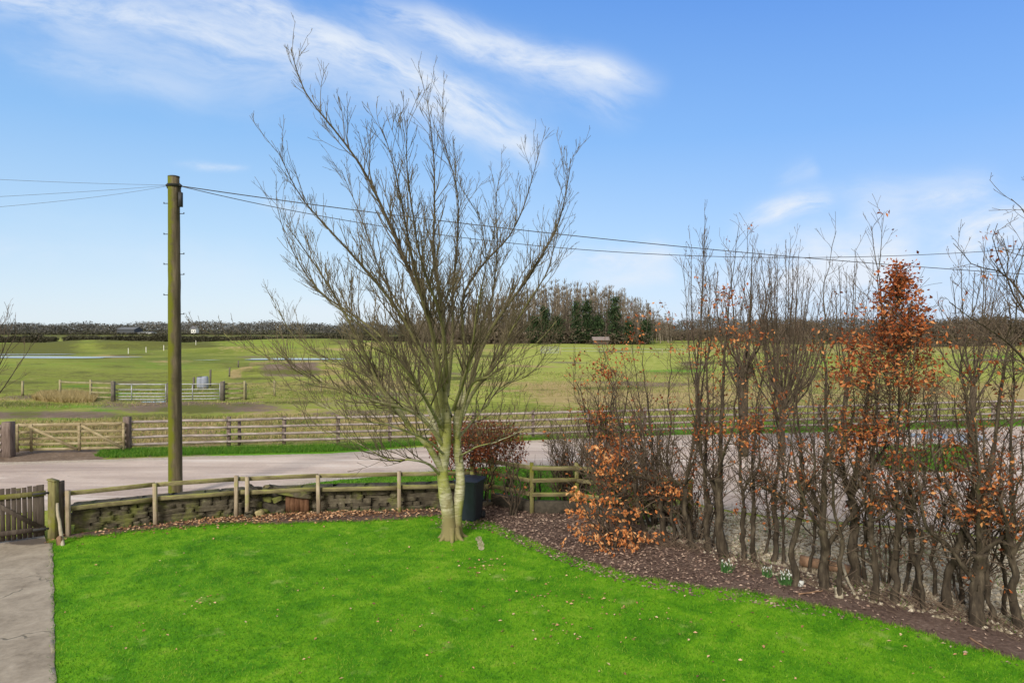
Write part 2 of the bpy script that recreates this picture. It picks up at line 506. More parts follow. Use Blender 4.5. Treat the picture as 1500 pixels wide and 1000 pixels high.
def ground_mat():
    m = bpy.data.materials.new('field_ground')
    nt = nodes_of(m)
    tc = N(nt, 'ShaderNodeTexCoord')
    o = tc.outputs['Object']
    n1 = noise(nt, mapping(nt, o, (.6, 1.2, 1)), .12, 7, .68, .6)
    n2 = noise(nt, o, 1.1, 6, .7)
    n3 = noise(nt, o, .025, 4, .55)
    n4 = noise(nt, o, 5.5, 4, .7)
    green = ramp(nt, [(.28, (.10, .135, .016)), (.48, (.235, .265, .042)), (.68, (.40, .38, .10))])
    nt.links.new(math_n(nt, 'ADD', math_n(nt, 'MULTIPLY', n1, .55), math_n(nt, 'MULTIPLY', n2, .45)), green.inputs[0])
    c = green.outputs[0]
    c = mix(nt, maprange(nt, n3, .45, .66), c, (.13, .165, .026))
    lush = ramp(nt, [(.3, (.055, .19, .008)), (.7, (.16, .33, .02))])
    nt.links.new(n2, lush.inputs[0])
    jit = math_n(nt, 'MULTIPLY', math_n(nt, 'SUBTRACT', math_n(nt, 'ADD', math_n(nt, 'ADD', math_n(nt, 'MULTIPLY', n1, .4), math_n(nt, 'MULTIPLY', n4, .25)), math_n(nt, 'MULTIPLY', n2, .4)), .525), 3.4)

    def zone(name, col, c):
        k = math_n(nt, 'ADD', attr(nt, name), math_n(nt, 'MULTIPLY', jit, 1.0))
        k = maprange(nt, k, .3, .72)
        k = math_n(nt, 'MULTIPLY', k, maprange(nt, attr(nt, name), .02, .25))
        return mix(nt, k, c, col)

    pt = noise(nt, mapping(nt, o, (.7, 1, 1)), .33, 8, .74, .5)
    c = mix(nt, math_n(nt, 'MULTIPLY', maprange(nt, pt, .53, .68), .75), c, (.36, .31, .11))
    tf = noise(nt, mapping(nt, o, (.6, 1, 1)), .75, 7, .72)
    c = mix(nt, math_n(nt, 'MULTIPLY', maprange(nt, tf, .56, .70), .7), c, (.085, .10, .022))
    mead = ramp(nt, [(.3, (.20, .25, .03)), (.55, (.35, .37, .08)), (.75, (.47, .44, .15))])
    nt.links.new(n2, mead.inputs[0])
    mc = mix(nt, math_n(nt, 'MULTIPLY', maprange(nt, tf, .52, .68), .6), mead.outputs[0], (.22, .20, .06))
    c = zone('meadow', mc, c)
    c = zone('lush', lush.outputs[0], c)
    dry = ramp(nt, [(.3, (.20, .15, .05)), (.55, (.40, .30, .13)), (.75, (.55, .44, .24))])
    nt.links.new(math_n(nt, 'ADD', math_n(nt, 'MULTIPLY', n2, .5), math_n(nt, 'MULTIPLY', n4, .5)), dry.inputs[0])
    c = zone('dry', dry.outputs[0], c)
    mud = ramp(nt, [(.3, (.09, .06, .042)), (.55, (.20, .145, .105)), (.75, (.33, .26, .20))])
    nt.links.new(math_n(nt, 'ADD', math_n(nt, 'MULTIPLY', n2, .5), math_n(nt, 'MULTIPLY', n4, .5)), mud.inputs[0])
    c = zone('mud', mud.outputs[0], c)
    c = zone('olive', (.12, .125, .028), c)
    h = math_n(nt, 'ADD', n2, math_n(nt, 'MULTIPLY', n4, .5))
    finish(nt, c, .95, h, .9, .12, .1)
    return m


def lawn_mat():
    m = bpy.data.materials.new('mown_lawn')
    nt = nodes_of(m)
    tc = N(nt, 'ShaderNodeTexCoord')
    o = tc.outputs['Object']
    n1 = noise(nt, o, .75, 6, .64, 1.4)
    n2 = noise(nt, o, 3.4, 6, .72)
    n3 = noise(nt, o, 30, 4, .7)
    r = ramp(nt, [(.36, (.026, .12, .003)), (.46, (.075, .24, .004)), (.55, (.145, .335, .008)), (.68, (.31, .42, .045))])
    f = math_n(nt, 'ADD', math_n(nt, 'ADD', math_n(nt, 'MULTIPLY', n1, .5), math_n(nt, 'MULTIPLY', n2, .3)), math_n(nt, 'MULTIPLY', n3, .2))
    nt.links.new(f, r.inputs[0])
    c = mix(nt, maprange(nt, noise(nt, o, 6.0, 5, .7), .68, .78), r.outputs[0], (.16, .14, .05))
    c = mix(nt, maprange(nt, noise(nt, o, 1.25, 5, .65), .60, .74), c, (.25, .36, .07))
    finish(nt, c, .9, math_n(nt, 'ADD', n3, n2), .7, .03, .15)
    return m


def road_mat():
    m = bpy.data.materials.new('pinkish_track')
    nt = nodes_of(m)
    tc = N(nt, 'ShaderNodeTexCoord')
    o = tc.outputs['Object']
    n1 = noise(nt, mapping(nt, o, (.45, 1, 1), (0, 0, .1)), .5, 7, .65, .5)
    n2 = noise(nt, o, 7, 6, .7)
    n3 = noise(nt, o, 40, 3, .7)
    r = ramp(nt, [(.3, (.34, .25, .20)), (.5, (.51, .405, .335)), (.7, (.65, .555, .48))])
    nt.links.new(math_n(nt, 'ADD', math_n(nt, 'MULTIPLY', n1, .7), math_n(nt, 'MULTIPLY', n2, .3)), r.inputs[0])
    c = mix(nt, maprange(nt, math_n(nt, 'ADD', n2, math_n(nt, 'MULTIPLY', n3, .4)), .80, .93), r.outputs[0], (.22, .175, .14))
    tr = noise(nt, mapping(nt, o, (.12, 1.6, 1), (0, 0, -.03)), .8, 6, .62, .3)
    c = mix(nt, math_n(nt, 'MULTIPLY', maprange(nt, tr, .50, .62), .55), c, (.33, .25, .205))
    c = mix(nt, math_n(nt, 'MULTIPLY', maprange(nt, tr, .44, .36), .6), c, (.72, .645, .57))
    pk = noise(nt, o, 1.7, 6, .75)
    c = mix(nt, math_n(nt, 'MULTIPLY', maprange(nt, pk, .60, .70), .5), c, (.26, .21, .17))
    e = math_n(nt, 'ADD', attr(nt, 'edge'), math_n(nt, 'MULTIPLY', math_n(nt, 'SUBTRACT', n2, .5), 1.2))
    grit = ramp(nt, [(.35, (.19, .15, .11)), (.5, (.40, .33, .255)), (.68, (.64, .56, .46))])
    nt.links.new(math_n(nt, 'ADD', math_n(nt, 'MULTIPLY', n2, .4), math_n(nt, 'MULTIPLY', n3, .6)), grit.inputs[0])
    c = mix(nt, maprange(nt, e, .35, .8), c, grit.outputs[0])
    wet = maprange(nt, n1, .55, .40)
    rough = math_n(nt, 'SUBTRACT', .9, math_n(nt, 'MULTIPLY', wet, .25))
    finish(nt, c, rough, math_n(nt, 'ADD', n2, math_n(nt, 'MULTIPLY', n3, .5)), .6, .03, .3)
    return m


def bed_mat():
    m = bpy.data.materials.new('bed_soil')
    nt = nodes_of(m)
    tc = N(nt, 'ShaderNodeTexCoord')
    o = tc.outputs['Object']
    n1 = noise(nt, o, 1.2, 6, .65)
    n2 = noise(nt, o, 14, 6, .75)
    r = ramp(nt, [(.3, (.055, .034, .027)), (.5, (.125, .083, .066)), (.72, (.26, .19, .155))])
    nt.links.new(math_n(nt, 'ADD', math_n(nt, 'MULTIPLY', n1, .4), math_n(nt, 'MULTIPLY', n2, .6)), r.inputs[0])
    finish(nt, r.outputs[0], .95, n2, .8, .05, .1)
    return m


def gravel_mat():
    m = bpy.data.materials.new('gravel_ground')
    nt = nodes_of(m)
    tc = N(nt, 'ShaderNodeTexCoord')
    o = tc.outputs['Object']
    n1 = noise(nt, o, .9, 6, .65)
    n2 = noise(nt, o, 18, 5, .75)
    r = ramp(nt, [(.32, (.22, .17, .105)), (.48, (.46, .385, .265)), (.66, (.70, .62, .47))])
    nt.links.new(n2, r.inputs[0])
    c = mix(nt, math_n(nt, 'MULTIPLY', maprange(nt, n1, .50, .66), .6), r.outputs[0], (.24, .24, .08))
    finish(nt, c, .9, n2, .9, .05, .2)
    return m


def path_mat():
    m = bpy.data.materials.new('old_concrete')
    nt = nodes_of(m)
    tc = N(nt, 'ShaderNodeTexCoord')
    o = tc.outputs['Object']
    n1 = noise(nt, o, 1.3, 7, .65, .6)
    n2 = noise(nt, o, 9, 6, .7)
    n3 = noise(nt, o, 60, 3, .7)
    r = ramp(nt, [(.3, (.15, .12, .085)), (.46, (.27, .225, .17)), (.60, (.36, .305, .235)), (.75, (.48, .43, .35))])
    nt.links.new(math_n(nt, 'ADD', math_n(nt, 'MULTIPLY', n1, .65), math_n(nt, 'MULTIPLY', n2, .35)), r.inputs[0])
    c = r.outputs[0]
    k = attr(nt, 'stain')
    c = mix(nt, maprange(nt, math_n(nt, 'ADD', k, math_n(nt, 'SUBTRACT', n2, .5)), .35, .75), c, (.095, .075, .06))
    v = N(nt, 'ShaderNodeTexVoronoi', feature='DISTANCE_TO_EDGE')
    v.inputs['Scale'].default_value = .34
    ds = N(nt, 'ShaderNodeVectorMath', operation='ADD')
    w = N(nt, 'ShaderNodeTexNoise')
    w.inputs['Scale'].default_value = 2.5
    nt.links.new(o, w.inputs['Vector'])
    sc = N(nt, 'ShaderNodeVectorMath', operation='SCALE')
    sc.inputs[3].default_value = .5
    nt.links.new(w.outputs['Color'], sc.inputs[0])
    nt.links.new(o, ds.inputs[0])
    nt.links.new(sc.outputs[0], ds.inputs[1])
    nt.links.new(ds.outputs[0], v.inputs['Vector'])
    crack = math_n(nt, 'MULTIPLY', maprange(nt, v.outputs['Distance'], .007, .002), maprange(nt, n1, .42, .56))
    c = mix(nt, math_n(nt, 'MULTIPLY', crack, .75), c, (.07, .065, .045))
    h = math_n(nt, 'SUBTRACT', math_n(nt, 'ADD', n2, math_n(nt, 'MULTIPLY', n3, .4)), crack)
    finish(nt, c, .85, h, .35, .015, .3)
    return m


def water_mat():
    m = bpy.data.materials.new('still_water')
    nt = nodes_of(m)
    tc = N(nt, 'ShaderNodeTexCoord')
    h = noise(nt, tc.outputs['Object'], 3, 3, .5)
    b = N(nt, 'ShaderNodeBsdfPrincipled')
    b.inputs['Base Color'].default_value = (.16, .17, .17, 1)
    b.inputs['Roughness'].default_value = .12
    b.inputs['Specular IOR Level'].default_value = 1.0
    b.inputs['IOR'].default_value = 2.4
    bp = N(nt, 'ShaderNodeBump')
    bp.inputs['Strength'].default_value = .02
    nt.links.new(h, bp.inputs['Height'])
    nt.links.new(bp.outputs[0], b.inputs['Normal'])
    out = N(nt, 'ShaderNodeOutputMaterial')
    nt.links.new(b.outputs[0], out.inputs[0])
    return m


M['ground'], M['lawn'], M['road'], M['bed'], M['gravel'], M['path'], M['water'] = ground_mat(), lawn_mat(), road_mat(), bed_mat(), gravel_mat(), path_mat(), water_mat()


# ------------------------------------------------------------------ terrain
def hgt(x, y):
    """rolling field beyond the fence; flat near the house"""
    x, y = np.asarray(x, float), np.asarray(y, float)
    d = np.hypot(x, y)
    k = np.clip((d - 48) / 50, 0, 1)
    k = k * k * (3 - 2 * k)
    z = .35 * np.sin(x / 17 + 1.1) * np.sin(y / 23 + .4) + .25 * np.sin(x / 9 + y / 31)

    def bump(px, py, rx, ry, h):
        c = G(px, py)
        return h * np.exp(-((x - c[0]) / rx) ** 2 - ((y - c[1]) / ry) ** 2)
    far = np.clip((300 - d) / 100, 0, 1)
    z = z * k * far * .8
    z = z + bump(455, 543, 9, 5, .9) + bump(430, 505, 26, 20, 2.0) + bump(235, 511, 20, 8, 1.4) + bump(345, 516, 14, 7, 1.3) + bump(120, 509, 18, 10, 1.6) + bump(560, 512, 20, 12, 1.6) + bump(20, 512, 12, 8, 1.3)
    for (px, py, rx, ry) in POOLS:
        c = G(px, py)
        w = np.exp(-(((x - c[0]) / (rx * 1.3)) ** 4) - (((y - c[1]) / (ry * 2.0)) ** 4))
        z = z * (1 - w)
    return z


POOLS = [(70, 523.5, 17, 6), (430, 526.5, 8, 3.5), (40, 519, 12, 4), (305, 527.5, 3.0, .8)]


def soft(px, py, x0, x1, y0, y1, fx, fy):
    a = np.clip((px - x0) / fx + .5, 0, 1) * np.clip((x1 - px) / fx + .5, 0, 1)
    b = np.clip((py - y0) / fy + .5, 0, 1) * np.clip((y1 - py) / fy + .5, 0, 1)
    return a * b


def build_ground():
    rad = np.concatenate([[0.5], np.geomspace(3, 240, 430), np.geomspace(245, 6000, 70)])
    az = np.concatenate([np.linspace(-180, -52, 22)[:-1], np.linspace(-52, 52, 400), np.linspace(52, 180, 22)[1:]])
    A, D = np.meshgrid(np.radians(az), rad)
    x, y = D * np.sin(A), D * np.cos(A)
    z = hgt(x, y)
    V = np.stack([x, y, z], -1).reshape(-1, 3)
    nr, na = A.shape
    i = np.arange(nr * na).reshape(nr, na)
    q = np.stack([i[:-1, :-1], i[:-1, 1:], i[1:, 1:], i[1:, :-1]], -1).reshape(-1, 4)
    mb = MB()
    mb.addarr(V, q)
    o = mb.build('ground', M['ground'])
    tag(o, kind='structure')
    flat = V.copy()
    flat[:, 2] = 0
    px, py = pix(flat)
    front = V[:, 1] > 1
    lush = np.zeros(len(V)); dry = lush.copy(); mud = lush.copy(); olive = lush.copy(); meadow = lush.copy()
    for z_ in [(160, 660, 655, 668, 30, 6, .95), (430, 900, 680, 752, 60, 12, .95), (50, 145, 612, 620, 20, 5, .9), (-200, 700, 529, 545, 80, 10, .35), 
               (1290, 1430, 655, 690, 20, 10, 1.0), (860, 1700, 612, 640, 60, 8, .75), (200, 900, 630, 652, 60, 10, .45), (0, 190, 592, 600, 60, 5, .5), (-200, 640, 500, 512, 200, 4, .4), (1150, 1600, 560, 582, 60, 12, .5)]:
        lush = np.maximum(lush, soft(px, py, *z_[:6]) * z_[6])
    for z_ in [(50, 142, 578, 588, 20, 5, 1.0), (-60, 60, 581, 588, 30, 5, .6), (20, 330, 612, 655, 40, 14, .8), (330, 860, 596, 640, 80, 20, .62), (330, 480, 555, 590, 60, 12, .5), (760, 1600, 555, 600, 80, 20, .66), (820, 1400, 540, 560, 60, 14, .5),
               (336, 354, 545, 554, 8, 4, 1.0), (350, 370, 538, 547, 8, 4, 1.0), (364, 392, 531, 539, 8, 3, 1.0), (388, 480, 529, 532, 12, 2, .9), (420, 620, 555, 575, 60, 10, .7), (215, 300, 511, 513, 20, 1.5, .6), (90, 130, 507, 509, 12, 1.5, .8), (125, 160, 503, 505, 12, 1.5, .9), (560, 760, 505, 540, 80, 14, .4), (330, 600, 640, 655, 60, 8, .4), (1000, 1600, 500, 520, 80, 8, .5)]:
        dry = np.maximum(dry, soft(px, py, *z_[:6]) * z_[6])
    for z_ in [(-200, 180, 602, 613, 60, 7, .92), (150, 420, 588, 605, 120, 10, .78), (200, 330, 587, 594, 60, 6, .7), (60, 330, 622, 650, 60, 14, .5), (-200, 155, 657, 684, 30, 6, 1.0), (20, 190, 640, 657, 30, 8, .5), (380, 470, 533, 551, 24, 6, .9), (370, 620, 578, 600, 60, 10, .35), (240, 330, 605, 640, 40, 10, .35),
               (120, 330, 662, 680, 60, 5, .5)]:
        mud = np.maximum(mud, soft(px, py, *z_[:6]) * z_[6])
    for z_ in [(-300, 120, 504, 521, 60, 5, .9), (130, 330, 505, 515, 50, 4, .7), (-200, 330, 538, 580, 100, 18, .5), (300, 420, 530, 542, 60, 6, .6), (-2000, 3000, 483, 495, 100, 4, .9), (240, 345, 562, 584, 30, 8, .6)]:
        olive = np.maximum(olive, soft(px, py, *z_[:6]) * z_[6])
    for z_ in [(700, 1100, 506, 566, 120, 22, .8), (900, 1700, 500, 620, 200, 20, .55), (560, 800, 520, 600, 100, 30, .5)]:
        meadow = np.maximum(meadow, soft(px, py, *z_[:6]) * z_[6])
    rb = np.random.default_rng(91)
    inside = (px > -150) & (px < 1650) & (py > 498) & (py < 665) & front
    ii = np.nonzero(inside)[0]
    pxi, pyi = px[ii], py[ii]
    for _ in range(340):
        cy = 500 + 150 * rb.random() ** 1.5
        cx = rb.uniform(-100, 1600)
        k = (cy - 482) / 60
        rx, ry = rb.uniform(14, 75) * (.6 + .5 * k), rb.uniform(1.0, 3.2) * (.5 + k)
        e = np.exp(-(((pxi - cx) / rx) ** 2 + ((pyi - cy - .02 * (pxi - cx) * math.sin(cx)) / ry) ** 2) ** 1.3) * rb.uniform(.35, .8)
        t = rb.random()
        tgt = olive if t < .42 else dry if t < .66 else mud if t < .76 else meadow if t < .9 else lush
        tgt[ii] = np.maximum(tgt[ii], e)
    for nm, arr in (('meadow', meadow), ('lush', lush), ('dry', dry), ('mud', mud), ('olive', olive)):
        arr = np.where(front, arr, 0)
        a = o.data.attributes.new(nm, 'FLOAT', 'POINT')
        a.data.foreach_set('value', arr.astype(np.float32))
    return o


build_ground()


def smooth_poly(pts, closed=True, n=6, jit=0.0):
    """Catmull-Rom through ground points with a little wander"""
    pts = np.asarray(pts, float)
    m = len(pts)
    out = []
    for i in range(m if closed else m - 1):
        p0, p1, p2, p3 = (pts[(i - 1) % m] if closed or i > 0 else pts[i], pts[i], pts[(i + 1) % m], pts[(i + 2) % m] if closed or i + 2 < m else pts[(i + 1) % m])
        for k in range(n):
            t = k / n
            q = .5 * ((2 * p1) + (-p0 + p2) * t + (2 * p0 - 5 * p1 + 4 * p2 - p3) * t * t + (-p0 + 3 * p1 - 3 * p2 + p3) * t ** 3)
            if jit: q = q + np.array([rng.normal(0, jit), rng.normal(0, jit), 0])
            out.append(q)
    if not closed: out.append(pts[-1])
    return np.array(out)


def inpoly(poly, xy):
    x, y = xy[:, 0], xy[:, 1]
    r = np.zeros(len(xy), bool)
    j = len(poly) - 1
    for i in range(len(poly)):
        xi, yi, xj, yj = poly[i][0], poly[i][1], poly[j][0], poly[j][1]
        c = ((yi > y) != (yj > y)) & (x < (xj - xi) * (y - yi) / (yj - yi + 1e-12) + xi)
        r ^= c
        j = i
    return r


def sheet(name, poly, z, m, kind='structure', attr_fn=None, cell=None):
    """a flat sheet with the outline poly; with cell, filled by a grid so that attributes vary inside it"""
    import bmesh
    bm = bmesh.new()
    vs = [bm.verts.new((p[0], p[1], z)) for p in poly]
    bm.faces.new(vs)
    bmesh.ops.triangulate(bm, faces=bm.faces[:])
    if cell:
        for _ in range(5):
            es = [e for e in bm.edges if e.calc_length() > cell]
            if not es: break
            bmesh.ops.subdivide_edges(bm, edges=es, cuts=1)
            bmesh.ops.triangulate(bm, faces=bm.faces[:])
    bmesh.ops.recalc_face_normals(bm, faces=bm.faces[:])
    if bm.faces and sum(f.normal.z for f in bm.faces) < 0:
        bmesh.ops.reverse_faces(bm, faces=bm.faces[:])
    me = bpy.data.meshes.new(name)
    bm.to_mesh(me)
    bm.free()
    me.materials.append(m)
    o = bpy.data.objects.new(name, me)
    COL.objects.link(o)
    tag(o, kind=kind)
    if attr_fn:
        co = np.zeros(len(me.vertices) * 3, np.float32)
        me.vertices.foreach_get('co', co)
        co = co.reshape(-1, 3)
        for nm, fn in attr_fn.items():
            a = me.attributes.new(nm, 'FLOAT', 'POINT')
            a.data.foreach_set('value', fn(co).astype(np.float32))
    return o


def gpts(l):
    return [G(a, b) for a, b in l]


# ------------------------------------------------------------------ the ground's sheets
far_edge = [(-260, 684), (-100, 679), (0, 677), (150, 673), (300, 668), (480, 664), (600, 656), (700, 649), (850, 642), (1000, 637), (1150, 634), (1300, 630), (1500, 624), (1750, 616), (2100, 606)]
near_edge = [(2100, 800), (1750, 812), (1500, 790), (1300, 770), (1150, 758), (1050, 744), (960, 722), (880, 694), (800, 682), (720, 684), (640, 690), (560, 697), (470, 706), (345, 722), (100, 744), (-100, 765), (-260, 785)]
road_poly = smooth_poly(gpts(far_edge + near_edge), True, 7, .03)


def seg_dist(co, poly):
    d = np.full(len(co), 1e9)
    p = np.asarray(poly)[:, :2]
    for i in range(len(p)):
        a, b = p[i], p[(i + 1) % len(p)]
        ab = b - a
        t = np.clip(((co[:, :2] - a) @ ab) / (ab @ ab + 1e-9), 0, 1)
        d = np.minimum(d, np.linalg.norm(co[:, :2] - a - t[:, None] * ab, axis=1))
    return d


sheet('road', road_poly, .008, M['road'], attr_fn={'edge': lambda c: np.clip(1 - seg_dist(c, road_poly) / 1.1, 0, 1)}, cell=.9)
gravel_poly = smooth_poly(gpts([(2100, 802), (1750, 815), (1500, 793), (1300, 773), (1150, 761), (1050, 747), (1000, 738), (940, 765), (1000, 800), (1100, 832), (1200, 862), (1350, 900), (1500, 935), (1700, 990)]), True, 5, .03)
sheet('gravel', gravel_poly, .005, M['gravel'])
wall_base = [(96, 786), (230, 769), (347, 757), (467, 751), (585, 748), (650, 744)]
lawn_top = [(78, 797), (98, 791), (160, 784), (230, 777), (300, 771), (347, 768), (410, 769), (467, 766), (530, 765), (585, 762), (640, 757), (690, 764)]
lawn_right = [(712, 766), (745, 780), (800, 803), (860, 826), (930, 846), (1000, 858), (1080, 868), (1150, 880), (1230, 896), (1320, 921), (1400, 946), (1500, 970), (1650, 1010), (1900, 1080)]
edge0, edge1 = G(77, 797), G(82, 1000)
pd = (edge1 - edge0) / np.linalg.norm(edge1 - edge0)
path_far = edge0 + pd * 12.0
bed_poly = gpts([(88, 789), (96, 784), (230, 767), (347, 755), (467, 749), (585, 746), (650, 742), (720, 735), (850, 748), (960, 775), (1040, 800), (1150, 832), (1300, 865), (1400, 893), (1500, 922), (1700, 985), (1960, 1080), (1900, 1100), (1650, 1022), (1500, 984), (1230, 910), (1000, 872), (860, 840), (745, 792), (690, 776), (467, 778), (230, 790), (110, 800)])
sheet('flower_bed', smooth_poly(bed_poly, True, 5, .02), .012, M['bed'])
lp = list(smooth_poly(gpts(lawn_top), False, 8, .03)) + list(smooth_poly(gpts(lawn_right), False, 8, .03)) + [np.array([9.5, 1.5, 0]), np.array([path_far[0], 1.5, 0])]
lawn_poly = np.array(lp + [edge0 + pd * t for t in np.linspace(10.5, .1, 24)])
sheet('lawn', lawn_poly, .022, M['lawn'])
side = np.array([pd[1], -pd[0], 0])
if side[0] > 0: side = -side
path_poly = [edge0 + pd * t + side * (rng.normal(0, .012)) for t in np.linspace(-.02, 12, 50)] + [edge0 + pd * 12 + side * 2.4, edge0 - pd * .9 + side * 2.4, edge0 - pd * .9 + side * .16, edge0 - pd * .02 + side * .1]
gatec = G(45, 795)


def stain_fn(c):
    s = np.exp(-(((c[:, 0] - gatec[0]) / .55) ** 2) - (((c[:, 1] - gatec[1]) / .28) ** 2))
    e = np.clip(1 - np.abs((c[:, :2] - edge0[:2]) @ np.array([-pd[1], pd[0]])) / .16, 0, 1) * .55
    return np.maximum(s * 1.2, e)


sheet('path', path_poly, .036, M['path'], attr_fn={'stain': stain_fn}, cell=.14)
# kerb face of the path so the slab has thickness
kb = MB()
for i in range(24):
    a, b = edge0 + pd * (i * .5), edge0 + pd * (i * .5 + .49)
    kb.beam(a + side * .03 + [0, 0, -.012], b + side * .03 + [0, 0, -.012], .05, .09, .006, jit=.003)
tag(kb.build('path_edge', M['path']), kind='structure')


def pool(name, px, py, rx, ry, z, seed, irr=.3):
    c = G(px, py)
    r = np.random.default_rng(seed)
    ph = r.uniform(0, 6.28, 5)
    pts = []
    for t in np.linspace(0, 2 * math.pi, 64, endpoint=False):
        k = 1 + irr * sum(math.sin((j + 2) * t + ph[j]) / (j + 2) for j in range(5))
        pts.append((c[0] + rx * k * math.cos(t), c[1] + ry * k * math.sin(t), 0))
    return sheet(name, pts, z, M['water'])


pool('flood_water', 60, 523.5, 15, 3.6, .08, 1, .4)
pool('flood_water', 430, 526.5, 6.8, 3.0, .10, 2, .25)
pool('flood_water', 20, 519.5, 9, 2.4, .08, 3, .4)
pool('flood_water', 305, 528, 1.7, .4, .10, 4, .4)
pool('puddle', 226, 588.5, .9, .35, .01, 5)
pool('puddle', 1392, 640, 1.2, 1.3, .013, 8, .5)

# ------------------------------------------------------------------ lighting and sky
SUN_EL, SUN_AZ = R(32), R(205)      # azimuth clockwise from +Y: behind the camera, to its left
sun = bpy.data.lights.new('sun', 'SUN')
sun.energy = 2.3
sun.angle = R(14)
sun.color = (1.0, .95, .87)
so = bpy.data.objects.new('sun', sun)
COL.objects.link(so)
sd = Vector((math.sin(SUN_AZ) * math.cos(SUN_EL), math.cos(SUN_AZ) * math.cos(SUN_EL), math.sin(SUN_EL)))
so.rotation_euler = sd.to_track_quat('Z', 'Y').to_euler()
so.location = (0, -10, 20)

SKY_STRENGTH = .1
world = bpy.data.worlds.new('World')
scene.world = world
world.use_nodes = True
world.cycles.sampling_method = 'MANUAL'
world.cycles.sample_map_resolution = 256
nt = world.node_tree
nt.nodes.clear()
sky = N(nt, 'ShaderNodeTexSky', sky_type='NISHITA')
sky.sun_disc = False
sky.sun_elevation = SUN_EL
sky.sun_rotation = SUN_AZ
sky.altitude = 50
sky.air_density = 1.0
sky.dust_density = .6
sky.ozone_density = 2.2
tc = N(nt, 'ShaderNodeTexCoord')
sep = N(nt, 'ShaderNodeSeparateXYZ')
nt.links.new(tc.outputs['Generated'], sep.inputs[0])
dx, dy, dz = sep.outputs
ysafe = math_n(nt, 'MAXIMUM', dy, .05)
U = math_n(nt, 'DIVIDE', dx, ysafe)
Vv = math_n(nt, 'DIVIDE', dz, ysafe)
front = maprange(nt, dy, .05, .25)
comb = N(nt, 'ShaderNodeCombineXYZ')
nt.links.new(U, comb.inputs[0])
nt.links.new(Vv, comb.inputs[1])
UV = comb.outputs[0]
warp1 = math_n(nt, 'MULTIPLY', math_n(nt, 'SUBTRACT', noise(nt, UV, 5, 3, .55), .5), .07)
warp2 = math_n(nt, 'MULTIPLY', math_n(nt, 'SUBTRACT', noise(nt, mapping(nt, UV, (1, 1, 1), (0, 0, 1.0)), 4.3, 3, .55), .5), .07)
Uw = math_n(nt, 'ADD', U, warp1)
Vw = math_n(nt, 'ADD', Vv, warp2)


def streak(x0, y0, x1, y1, w, amp, bend=0.0, fib=14, tail=.35):
    fib = fib * 1.35
    """one cirrus band from photograph direction to direction, combed along its length"""
    u0, v0, u1, v1 = (x0 - 750) / 1000, (482 - y0) / 1000, (x1 - 750) / 1000, (482 - y1) / 1000
    L = math.hypot(u1 - u0, v1 - v0)
    c, s = (u1 - u0) / L, (v1 - v0) / L
    du = math_n(nt, 'SUBTRACT', Uw, u0)
    dv = math_n(nt, 'SUBTRACT', Vw, v0)
    a = math_n(nt, 'ADD', math_n(nt, 'MULTIPLY', du, c / L), math_n(nt, 'MULTIPLY', dv, s / L))
    t = math_n(nt, 'ADD', math_n(nt, 'MULTIPLY', du, -s), math_n(nt, 'MULTIPLY', dv, c))
    if bend:
        q = math_n(nt, 'MULTIPLY', math_n(nt, 'MULTIPLY', a, math_n(nt, 'SUBTRACT', 1.0, a)), bend * 4)
        t = math_n(nt, 'SUBTRACT', t, q)
    tw = math_n(nt, 'DIVIDE', t, w / 1000)
    g = math_n(nt, 'POWER', 2.718, math_n(nt, 'MULTIPLY', math_n(nt, 'MULTIPLY', tw, tw), -1.0))
    ends = math_n(nt, 'MULTIPLY', maprange(nt, a, -.02, tail), maprange(nt, a, 1.05, 1.0 - tail * .45))
    cc = N(nt, 'ShaderNodeCombineXYZ')
    nt.links.new(math_n(nt, 'MULTIPLY', a, L * .30), cc.inputs[0])
    nt.links.new(t, cc.inputs[1])
    cc.inputs[2].default_value = x0 * .013 + y0 * .07
    f = noise(nt, cc.outputs[0], fib, 7, .66, .25)
    f = maprange(nt, f, .30, .68)
    return math_n(nt, 'MULTIPLY', math_n(nt, 'MULTIPLY', g, ends), math_n(nt, 'MULTIPLY', f, amp))


ST = [(-200, -30, 500, 95, 34, .8, .01, 14, .3), (180, -25, 800, 222, 40, 1.0, .03, 14, .35), (480, -20, 955, 135, 22, .95, -.012, 16, .35),
      (640, 30, 930, 175, 26, .5, 0, 14, .4), (-50, 75, 340, 150, 22, .32, 0, 12, .4), (560, 130, 800, 218, 26, .8, 0, 14, .3), (-50, 30, 640, 130, 66, .42, 0, 9, .3),
      (1050, 334, 1225, 296, 17, 1.0, .006, 17, .5), (1080, 312, 1190, 300, 10, .6, 0, 16, .5), (1200, 345, 1560, 320, 30, .55, 0, 6, .3), (980, 440, 1420, 400, 34, .8, 0, 5, .3), (1150, 295, 1480, 270, 22, .4, 0, 7, .4), (1290, 304, 1460, 286, 13, .95, 0, 14, .45), (1230, 312, 1330, 298, 20, .4, 0, 12, .45), (1120, 268, 1200, 250, 14, .3, 0, 12, .45),
      (240, 239, 370, 250, 6, .6, 0, 14, .45), (360, 305, 480, 322, 9, .6, 0, 14, .45), (1340, 362, 1660, 300, 40, 1.5, 0, 10, .35), (760, 395, 1000, 372, 20, 1.0, 0, 10, .4),
      (-60, 365, 90, 375, 14, .45, 0, 10, .4), (830, 415, 1000, 400, 14, .7, 0, 10, .4), (1040, 420, 1350, 380, 52, 1.4, 0, 8, .35), (330, 458, 620, 448, 14, .45, 0, 9, .4), (-40, 330, 420, 400, 40, .25, 0, 6, .4)]
msk = None
for s_ in ST:
    k = streak(*s_)
    msk = k if msk is None else math_n(nt, 'ADD', msk, math_n(nt, 'MULTIPLY', k, math_n(nt, 'SUBTRACT', 1.0, math_n(nt, 'MINIMUM', msk, 1.0))))
